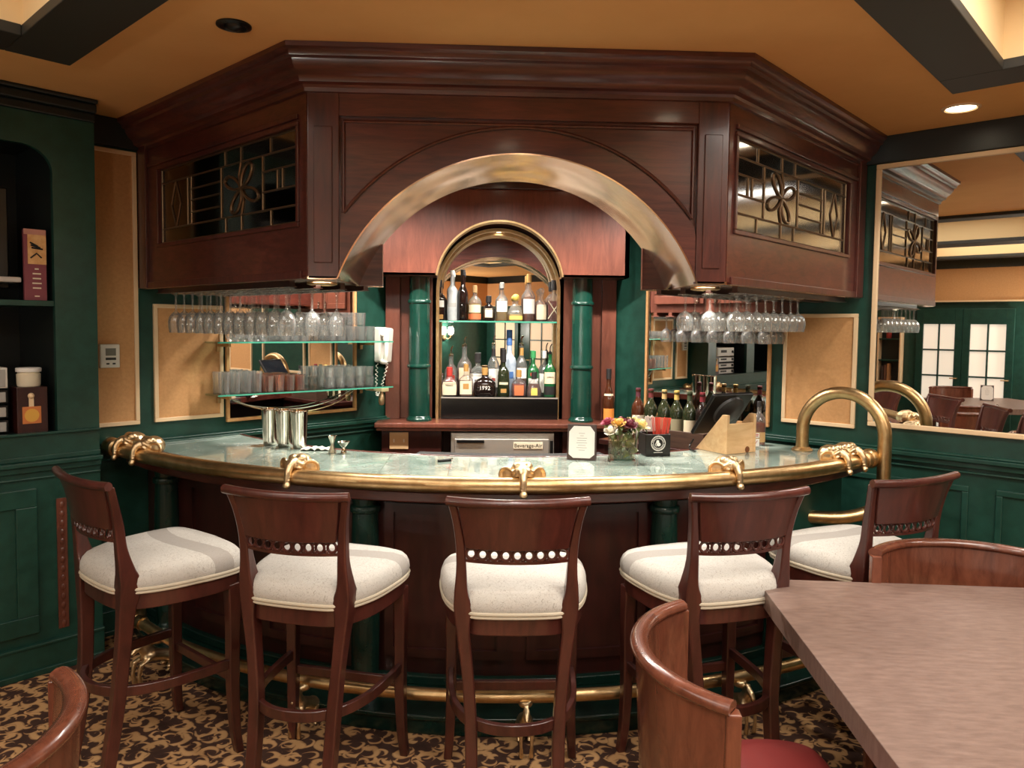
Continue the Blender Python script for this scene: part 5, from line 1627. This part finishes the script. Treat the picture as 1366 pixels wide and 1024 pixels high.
Bk = [
 (604, 8.2, .30, 'clear bottle with a red label and pourer in the back row', dict(sh='std', liq='clear', lev=.5, labels=((.30, .5, RD, .7),), pourer=1)),
 (622, 9.2, .375, 'amber and clear bottle with steel pourer rising behind the square cream label', dict(sh='std', liq='amber', lev=.5, labels=((.3, .55, CR, .8),), pourer=1)),
 (640, 11, .30, 'broad clear bottle with white label and black cap in the back row', dict(sh='flask', liq='clear', lev=.5, labels=((.1, .55, WH, 1.0), (.34, .40, BK, .35)), cap=(BK, .07, .36), sq=3)),
 (661, 7.4, .385, 'tall clear bottle with white label, black neck and pourer in the back row', dict(sh='std', liq='clear', lev=.5, labels=((.16, .52, WH, 1.0), (.28, .34, RD, .3), (.76, .9, BK, 3.1)), pourer=1)),
 (682, 8.8, .43, 'tall pale blue frosted bottle with a blue cap in the back row', dict(sh='tall', gl='blue', labels=((.30, .42, BL, .6),), cap=(BL, .11, .40))),
 (698.5, 7.2, .385, 'amber bottle with white label and gold neck with pourer in the back row', dict(sh='std', liq='amber', lev=.5, labels=((.34, .54, WH, 1.0), (.78, .93, GO, 3.1)), pourer=1)),
 (714, 8, .31, 'green bottle with white label and red seal in the back row', dict(sh='std', gl='green', labels=((.12, .42, WH, .9), (.48, .56, RD, .5)), cap=(GR, .05, .42))),
 (729, 7, .31, 'white labelled clear bottle behind the green whiskey bottle', dict(sh='std', liq='clear', lev=.5, labels=((.08, .54, WH, 1.3),), cap=(WH, .05, .42))),
]
Fr = [
 (602, 10.4, .195, 'wide amber bottle with a torn-edged cream label in front, nearest the telephone side', dict(sh='round', liq='amber', lev=.45, labels=((.05, .52, CR, .85),), cap=(RD, .06, .36), sq=3, words=("Maker's", .40, .017, BK))),
 (624, 8.6, .20, 'amber bottle with a cream label bearing a brown square in the front row', dict(sh='std', liq='amber', lev=.5, labels=((.08, .55, CR, .8), (.26, .46, GO, .4)), cap=(GO, .05, .36), sq=4)),
 (649, 14, .20, 'broad dark bottle lettered 1792 in the middle of the front row', dict(sh='round', gl='dark', cap=(GO, .05, .28), sq=3, words=('1792', .30, .04, WH))),
 (674, 7.5, .285, 'dark green bottle with a tall black neck in the front row', dict(sh='std', gl='olive', labels=((.30, .36, CR, .8), (.10, .2, GO, .5)), cap=(BK, .09, .42))),
 (694.5, 9.5, .185, 'low amber bottle with a copper label in the front row', dict(sh='round', liq='red', lev=.5, labels=((.06, .45, OR_, .6),), cap=(GO, .05, .36), sq=3)),
 (715, 9.8, .185, 'squat brown bottle with a small yellow label in the front row', dict(sh='squat', liq='brown', lev=.5, labels=((.06, .34, YE, .4),), cap=(BK, .05, .36), sq=3)),
 (736, 7.6, .315, 'green whiskey bottle with cream label and dark base ending the front row', dict(sh='std', gl='green', labels=((.30, .56, CR, 1.1), (.0, .24, BK, 1.2)), pourer=2, words=('JAMESON', .45, .012, BK))),
]
for px, rp, h, lb, kw in Bk:
    bottle(lb, (XP(px, YBk), YBk, ZL), h * .96, rp / 1005 * YBk * 1.03, **kw)
for px, rp, h, lb, kw in Fr:
    bottle(lb, (XP(px, YFr), YFr, ZL), h, rp / 1005 * YFr * 1.06, sy=.45 / .9 if rp > 9.6 else .8, **kw)
# orange labelled bottle by the column
bottle('dark sparkling wine bottle with an orange label standing on the ledge beside the column', (.885, 5.12, 1.0), .335, .042, sh='champ', gl='brown', labels=((.07, .30, (226, 140, 60), 1.0), (.56, .60, CR, 1.3)), cap=(BK, .07, .42), name='wine_bottle')

# ================================================================== BACK COUNTER with wine, along the right wall
t = thing('back_counter', 'low dark back counter along the right wall below the rear mirror', 'counter', W(1.9, .3, 0))
mb = MB(FUV); mb.box(1.46, 2.34, .03, .62, .93, .962); build('counter_top', mb, M_WOODD, t, world=True, smooth=0, bevel=.004)
mb = MB(FUV); mb.box(1.48, 2.32, .03, .59, 0, .93); build('cupboard', mb, M_WOODD, t, world=True, smooth=0, bevel=.003)
WB = [(852, 1.600, 'brown', (90, 40, 50), 'brown wine bottle on the back counter, nearest the green wall strip'),
      (869, 1.692, 'olive', (110, 44, 44), 'olive wine bottle with a red capsule on the back counter'),
      (887, 1.788, 'olive', (206, 170, 112), 'olive wine bottle with a tan capsule on the back counter'),
      (902, 1.874, 'olive', (214, 178, 96), 'olive wine bottle with a yellow capsule on the back counter'),
      (920, 1.962, 'olive', (60, 70, 44), 'olive wine bottle with a green capsule and cream label on the back counter'),
      (934, 2.045, 'dark', (120, 30, 40), 'dark wine bottle with a wine red capsule nearest the order screen')]
for px, u, gl, cc, lb in WB:
    p = W(u, .40)
    bottle(lb, (p.x, p.y, .963), .315, .040, sh='wine', gl=gl, labels=((.10, .46, CR if px in (920, 852) else (150, 140, 110), 1.2), (.82, .955, cc, 3.12)), cap=(cc, .012, .40), name='wine_bottle', cat='bottle')
t = thing('wooden_crate', 'dark brown wooden crate in front of the wine bottles', 'crate', W(1.95, .53, .963))
mb = MB(FUV)
mb.box(1.74, 2.16, .575, .59, .963, 1.06); mb.box(1.74, 2.16, .47, .482, .963, 1.03); mb.box(1.74, 1.755, .482, .575, .963, 1.06); mb.box(2.145, 2.16, .482, .575, .963, 1.06); mb.box(1.755, 2.145, .482, .575, .963, .975)
build('boards', mb, wood('dark_crate_wood', srgb(56, 38, 28), srgb(88, 62, 46), (6, 6, 40), .6, 0), t, world=True, smooth=0, bevel=.002)

# ================================================================== THINGS ON THE BAR
ZBAR = 1.0005
menu_stand('menu holder with a white clipped-corner card on the marble bar', .505, 3.665, ZBAR, R(-11), .172, .142)
def shaker(label, x, y):
    t = thing('shaker_tin', label, 'shaker', (x, y, ZBAR + .0))
    mb = MB(); mb.lathe([(.0005, 0), (.028, 0), (.033, .004), (.036, .02), (.045, .19), (.0465, .196), (.0455, .198), (.044, .19), (.034, .02), (.0005, .006)], n=32, cap=False); build('tin', mb, M_STEELM, t, smooth=50)
for x, y, lb in ((-.945, 3.985, 'steel shaker tin in front of the other two by the mirror'), (-1.035, 4.03, 'steel shaker tin in the middle of the three by the mirror'), (-1.125, 4.085, 'steel shaker tin nearest the tan wall panel')):
    shaker(lb, x, y)
def jigger(label, x, y, h, r1, r2, name='jigger'):
    t = thing(name, label, 'jigger', (x, y, ZBAR))
    mb = MB(); mb.lathe([(.0005, .03), (r1 * .8, .003), (r1, 0), (r1 * 1.02, .002), (.008, h * .5), (r2 * .95, h - .003), (r2, h), (r2 * .92, h - .002), (.005, h * .58), (.0005, h * .57)], n=26, cap=False); build('cup', mb, M_STEELM, t, smooth=50)
jigger('tall steel jigger standing on the inner edge of the bar', -.745, 3.84, .088, .022, .022)
jigger('short wide steel jigger beside the tall one', -.685, 3.825, .06, .016, .032)
t = thing('bar_cloth', 'crumpled white cloth lying behind the bar edge between the shakers and jiggers', 'cloth', (-.845, 3.93, ZBAR))
mb = MB()
rows = []
for i in range(15):
    row = []
    for j in range(9):
        x = -.075 + .15 * i / 14; y = -.04 + .08 * j / 8
        row.append((x, y + .004 * math.sin(i * 1.7), .005 + .016 * abs(math.sin(i * .9 + j * .35) * math.cos(j * .7)) * (1 - abs(x) / .1)))
    rows.append(row)
mb.loft([r_ + [(x, y, z - .004) for x, y, z in r_[::-1]] for r_ in rows]); build('fabric', mb, M_WHITE, t, smooth=70)
t = thing('bottle_opener', 'small dark waiter corkscrew lying on the marble near the bar mat', 'corkscrew', (-.165, 3.60, ZBAR), R(25))
mb = MB(); mb.box(-.035, .035, -.006, .006, 0, .012); build('handle', mb, M_BLK, t, smooth=0, bevel=.003)
mb = MB(); mb.tube([(.03, 0, .010), (.045, .008, .010), (.05, .02, .008)], .0035, 8); mb.tube([(-.02 + i * .004, .012 + .003 * math.cos(i * 1.4), .007 + .003 * math.sin(i * 1.4)) for i in range(12)], .0015, 6); build('worm', mb, M_STEELM, t)

# napkin and straw caddy
t = thing('bar_caddy', 'black bar caddy with a white round emblem beside the flower vase', 'caddy', (.905, 3.825, ZBAR), R(8))
mb = MB(); mb.box(-.066, .066, -.05, -.044, 0, .112); mb.box(-.066, .066, .056, .062, 0, .112); mb.box(-.066, -.06, -.044, .056, 0, .112); mb.box(.06, .066, -.044, .056, 0, .112); mb.box(-.06, .06, -.044, .056, 0, .006); mb.box(-.004, .0, -.044, .056, .006, .10)
build('box', mb, M_BLK, t, smooth=0, bevel=.002)
mb = MB(); ec = Vector((.0, -.0505, .066))
for rr, tk in ((.037, .0022), (.026, .0014)):
    mb.tube([ec + Vector((rr * math.cos(q), 0, rr * math.sin(q))) for q in [2 * PI * i / 36 for i in range(36)]], tk, 6, closed=True)
for i in range(26):
    q = 2 * PI * i / 26
    if i in (0, 13):
        continue
    c = ec + Vector((.0315 * math.cos(q), 0, .0315 * math.sin(q)))
    mb.ball(c, .0019, 1, .5, 1.3, 6, 4)
mb.ball(ec + Vector((-.003, 0, .008)), .008, 1, .15, 1.1, 12, 8); mb.ball(ec + Vector((.002, 0, -.006)), .012, .9, .12, .8, 12, 8); mb.tube([ec + Vector((-.01, 0, .004)), ec + Vector((-.016, -.0, -.006)), ec + Vector((-.01, 0, -.016))], .002, 6)
for i in range(12):
    mb.box(-.024 + i * .004, -.0215 + i * .004, -.0512, -.0498, .0175, .0205)
build('round_emblem', mb, M_PAPER, t, smooth=60)
cp = Vector((.905, 3.825, ZBAR))
straw = None
for i in range(26):
    a = (i % 13 - 6) / 6.0; b = i // 13
    if straw is None:
        mb = MB(); mb.lathe([(.0022, 0), (.0022, .185)], n=8)
        straw = build('straw', mb, plain('coral_straw', srgb(222, 84, 66), .4), None, origin=(0, 0, 0))
        tagit(straw, 'coral red stirring straw in the bundle standing in the black caddy', 'straw', 'coral straws in the bar caddy'); s_ = straw
    else:
        s_ = straw.copy(); COL.objects.link(s_)
    q = Matrix.Rotation(R(8), 3, 'Z') @ Vector((.028 + a * .022, .0 + b * .018 - .012, .0075))
    s_.location = cp + q
    s_.rotation_euler = (R(-3 + 4 * b + random.uniform(-2, 2)), R(a * 8 + 3 + random.uniform(-2, 2)), 0)
for i, (dx, lb, ch) in enumerate(((.832, 'white lobed tag with a dark letter standing behind the pale roses', 'K'), (.901, 'white lobed tag with a dark letter standing beside the coral straws', 'Y'))):
    x, y = dx, 3.925
    t = thing('bar_tag', lb, 'tag', (x, y, 1.0045 if False else ZBAR))
    mb = MB(); sec = []
    pts = [(-.004, 0), (.004, 0), (.004, .10), (.030, .11), (.033, .15), (.028, .178), (.012, .192), (0, .184), (-.012, .192), (-.028, .178), (-.033, .15), (-.030, .11), (-.004, .10)]
    mb.loft([[(a, -.002, z) for a, z in pts], [(a, .002, z) for a, z in pts]]); mb.box(-.02, .02, -.015, .015, 0, .004); build('card', mb, M_PAPER, t, smooth=0)
    text('lettering', ch, .022, M_INK, t, (x, y - .0026, ZBAR + .168), (1, 0, 0), (0, 0, 1), .0003)

# vase of roses
VX, VY = .705, 3.655
vz = thing('glass_vase', 'square clear glass vase of roses standing on the marble bar', 'vase', (VX, VY, ZBAR), R(-14))
mb = MB(); hw = .066
sqr = lambda a, z: [(-a, -a, z), (a, -a, z), (a, a, z), (-a, a, z)]
mb.loft([sqr(hw, 0), sqr(hw, .142), sqr(hw - .005, .142), sqr(hw - .005, .014)], cap=True); build('glass_body', mb, M_VASE, vz, smooth=0, bevel=.002)
mb = MB(); mb.loft([sqr(hw - .0055, .0145), sqr(hw - .0055, .085)]); build('water', mb, glass('water', (.86, .90, .78), .05, .7), vz, smooth=0)
M_LEAF = mottled('rose_leaf', srgb(58, 74, 34), srgb(112, 118, 60), (30, 30, 30), .5)
M_STEM = plain('rose_stem', srgb(78, 92, 44), .5)
mb = MB()
def leaf(mb, p, d, up, L_, wd):
    d = Vector(d).normalized(); sd = d.cross(Vector(up)).normalized(); up = sd.cross(d)
    rows = []
    for i in range(7):
        q = i / 6
        c = Vector(p) + d * L_ * q + up * (.25 * L_ * math.sin(q * 2.6))
        w_ = wd * math.sin(PI * min(1, q * .96 + .02)) ** .8
        rows.append([c - sd * w_ + up * w_ * .25, c, c + sd * w_ + up * w_ * .25, c + sd * w_ * .9 + up * (w_ * .25 - .001), c - up * .001, c - sd * w_ * .9 + up * (w_ * .25 - .001)])
    mb.loft(rows)
for i in range(20):
    a = i * 2.4; rr = .012 + .016 * (i % 3)
    leaf(mb, (rr * math.cos(a), rr * math.sin(a), .02 + .0055 * i), (math.cos(a + 1), math.sin(a + 1), .2), (0, -.9, .5), .040, .019)
fl = build('submerged_leaves', mb, M_LEAF, vz, smooth=60)
random.seed(11)
def rose(label, off, r, col, tilt):
    x, y, z = off; r *= 1.15
    t = thing('rose', label, 'flower', (VX + x, VY + y, ZBAR + .0145), 0, None)
    mat = lm(col) if col in LM else mottled('petal_%d' % len(bpy.data.materials), tuple(c * .72 for c in srgb(*col)), srgb(*col), (40, 40, 40), .6)
    hd = Vector((0, 0, z))
    ax = Vector((math.sin(tilt[0]), math.sin(tilt[1]), 1)).normalized()
    rot = ax.to_track_quat('Z', 'Y').to_matrix()
    mb = MB()
    mb.ball(hd + rot @ Vector((0, 0, r * .15)), r * .45, 1, 1, 1.1, 10, 8)
    for ly, (n, op, sz) in enumerate(((3, .20, .62), (4, .42, .80), (5, .70, .95), (6, 1.0, 1.05))):
        for kx in range(n):
            a0 = 2 * PI * (kx + .35 * ly) / n + random.uniform(-.15, .15)
            rows = []
            for i in range(6):
                q = i / 5
                row = []
                for j in range(7):
                    s_ = -1 + 2 * j / 6
                    aa = a0 + s_ * (1.5 / n + .25) * (1 - .25 * q * q)
                    rad = r * sz * (.18 + op * .75 * math.sin(q * 1.45) + (.12 * op * q ** 4))
                    zz = r * (-.55 + 1.25 * q * (1.05 - .35 * op) - .10 * s_ * s_ * q - .18 * op * q ** 5)
                    row.append(hd + rot @ Vector((rad * math.cos(aa), rad * math.sin(aa), zz)))
                rows.append(row)
            mb.loft([rw + [p - rot @ Vector((0, 0, .0009)) for p in rw[::-1]] for rw in rows])
    build('bloom', mb, mat, t, smooth=60)
    mb = MB(); b0 = Vector((-x * .55, -y * .55, .002)); mb.tube([b0, b0 * .5 + Vector((0, 0, z * .5)), hd - ax * r * .5], .0028, 6)
    build('stem', mb, M_STEM, t)
    mb = MB()
    for i in range(4):
        a = 2 * PI * i / 4 + .4
        leaf(mb, hd - ax * r * .45, rot @ Vector((math.cos(a), math.sin(a), -.35)), (0, 0, 1), r * 1.2, r * .32)
    build('sepals', mb, M_LEAF, t, smooth=60)
rose('magenta rose leaning over the vase edge next to the menu holder', (-.078, -.012, .178), .028, (164, 58, 84), (-.5, -.2))
rose('white rose hanging low over the vase rim', (-.068, -.055, .142), .029, (236, 226, 206), (-.6, -.7))
rose('golden yellow rose at the front of the vase', (-.028, -.038, .176), .029, (230, 180, 84), (-.1, -.5))
rose('dark burgundy rose in the middle of the vase', (.026, -.04, .170), .034, (112, 36, 52), (.1, -.5))
rose('pale yellow rose on the straw side of the vase', (.088, -.03, .168), .036, (240, 218, 150), (.6, -.3))
rose('cream yellow rose behind the burgundy one', (.062, .03, .176), .032, (240, 222, 166), (.35, .3))
rose('small dark red rose at the back of the vase', (-.005, .028, .180), .026, (120, 42, 56), (-.1, .4))

# order screen leaning in its wooden stand
OX, OY, OR = 1.33, 3.96, R(27)
t = thing('screen_stand', 'pale wooden stand with slanted cheeks carrying the order screen', 'stand', (OX, OY, ZBAR), OR)
M_PINE = wood('pale_pine', srgb(202, 160, 110), srgb(222, 186, 138), (6, 30, 30), .5, .1)
mb = MB(); mb.box(-.088, .088, -.098, -.082, 0, .158); build('front_board', mb, M_PINE, t, smooth=0, bevel=.002)
for s_ in (-1, 1):
    mb = MB(); xs = (s_ * .088, s_ * .106)
    pr = [(-.10, 0), (.13, 0), (.10, .03), (-.065, .205), (-.10, .205)]
    mb.loft([[(xs[0], y, z) for y, z in pr], [(xs[1], y, z) for y, z in pr]]); build('cheek', mb, M_PINE, t, smooth=0, bevel=.002)
mb = MB(); mb.box(-.088, .088, -.082, .12, 0, .014); build('base_board', mb, M_PINE, t, smooth=0)
mb = MB(); mb.ball((.045, -.099, .018), .017, 1, .12, 1); build('cable_hole', mb, plain('knot_brown', srgb(120, 70, 36), .6), t)
t = thing('order_screen', 'black touch screen seen from behind, leaning on the wooden stand', 'screen', (OX, OY, ZBAR + .05), OR)
def SF(p):
    a = R(36)
    x, y, z = p
    # slab leaning: bottom edge far from the room, top edge over the front board
    return Vector((x, .115 - z * math.sin(a) + y * math.cos(a), .03 + z * math.cos(a) + y * math.sin(a)))
mb = MB(SF); mb.box(-.145, .145, -.0, .022, 0, .275); build('display_body', mb, M_BLK, t, smooth=0, bevel=.006)
mb = MB(SF); mb.box(-.13, .13, .0215, .0235, .015, .255); build('display_glass', mb, plain('screen_glass', srgb(22, 24, 28), .08), t, smooth=0)
mb = MB(SF); mb.lathe([(.095, 0), (.09, .012), (.06, .022), (.0005, .024)], n=28, mat=Matrix.Rotation(PI / 2, 4, 'X'), c=(.02, .0, .165), cap=False); build('rear_boss', mb, plain('grey_plastic', srgb(44, 42, 42), .4), t, smooth=40)
mb = MB(); mb.tube(smooth_tab([(-.20, .03, .006), (-.17, .10, .006), (-.12, .16, .008), (-.10, .15, .05)], 5), .0045, 8)
tt = thing('black_cable', 'black cable running from the order screen over the bar edge', 'cable', (OX, OY, ZBAR), OR); build('cord', mb, M_BLK, tt)
bottle('amber whiskey bottle with a clear neck beyond the order screen stand', (1.575, 4.16, ZBAR), .255, .037, sh='flask', liq='amber', lev=.5, labels=((.08, .3, TN, .8),), cap=(BK, .03, .34))
t = thing('card_holder', 'small clear card holder with red lettering beside the wooden stand', 'holder', (1.515, 4.05, ZBAR), R(10))
mb = MB(); mb.box(-.024, .024, -.004, .004, 0, .085); mb.box(-.026, .026, -.02, .02, 0, .004); build('clear_plate', mb, M_GLASS, t, smooth=0)
mb = MB(); mb.box(-.022, .022, -.0055, -.0045, .058, .082); mb.box(-.022, .022, -.0055, -.0045, .01, .05); build('card', mb, M_PAPER, t, smooth=0)
mb = MB()
for z, wv in ((.075, .034), (.067, .03)):
    mb.box(-wv / 2, wv / 2, -.0066, -.0056, z - .002, z + .002)
mb.tube([(-.008, -.0062, .034), (-.002, -.0062, .024), (.010, -.0062, .042)], .0015, 5)
build('print_marks', mb, lm(RD), t, smooth=0)
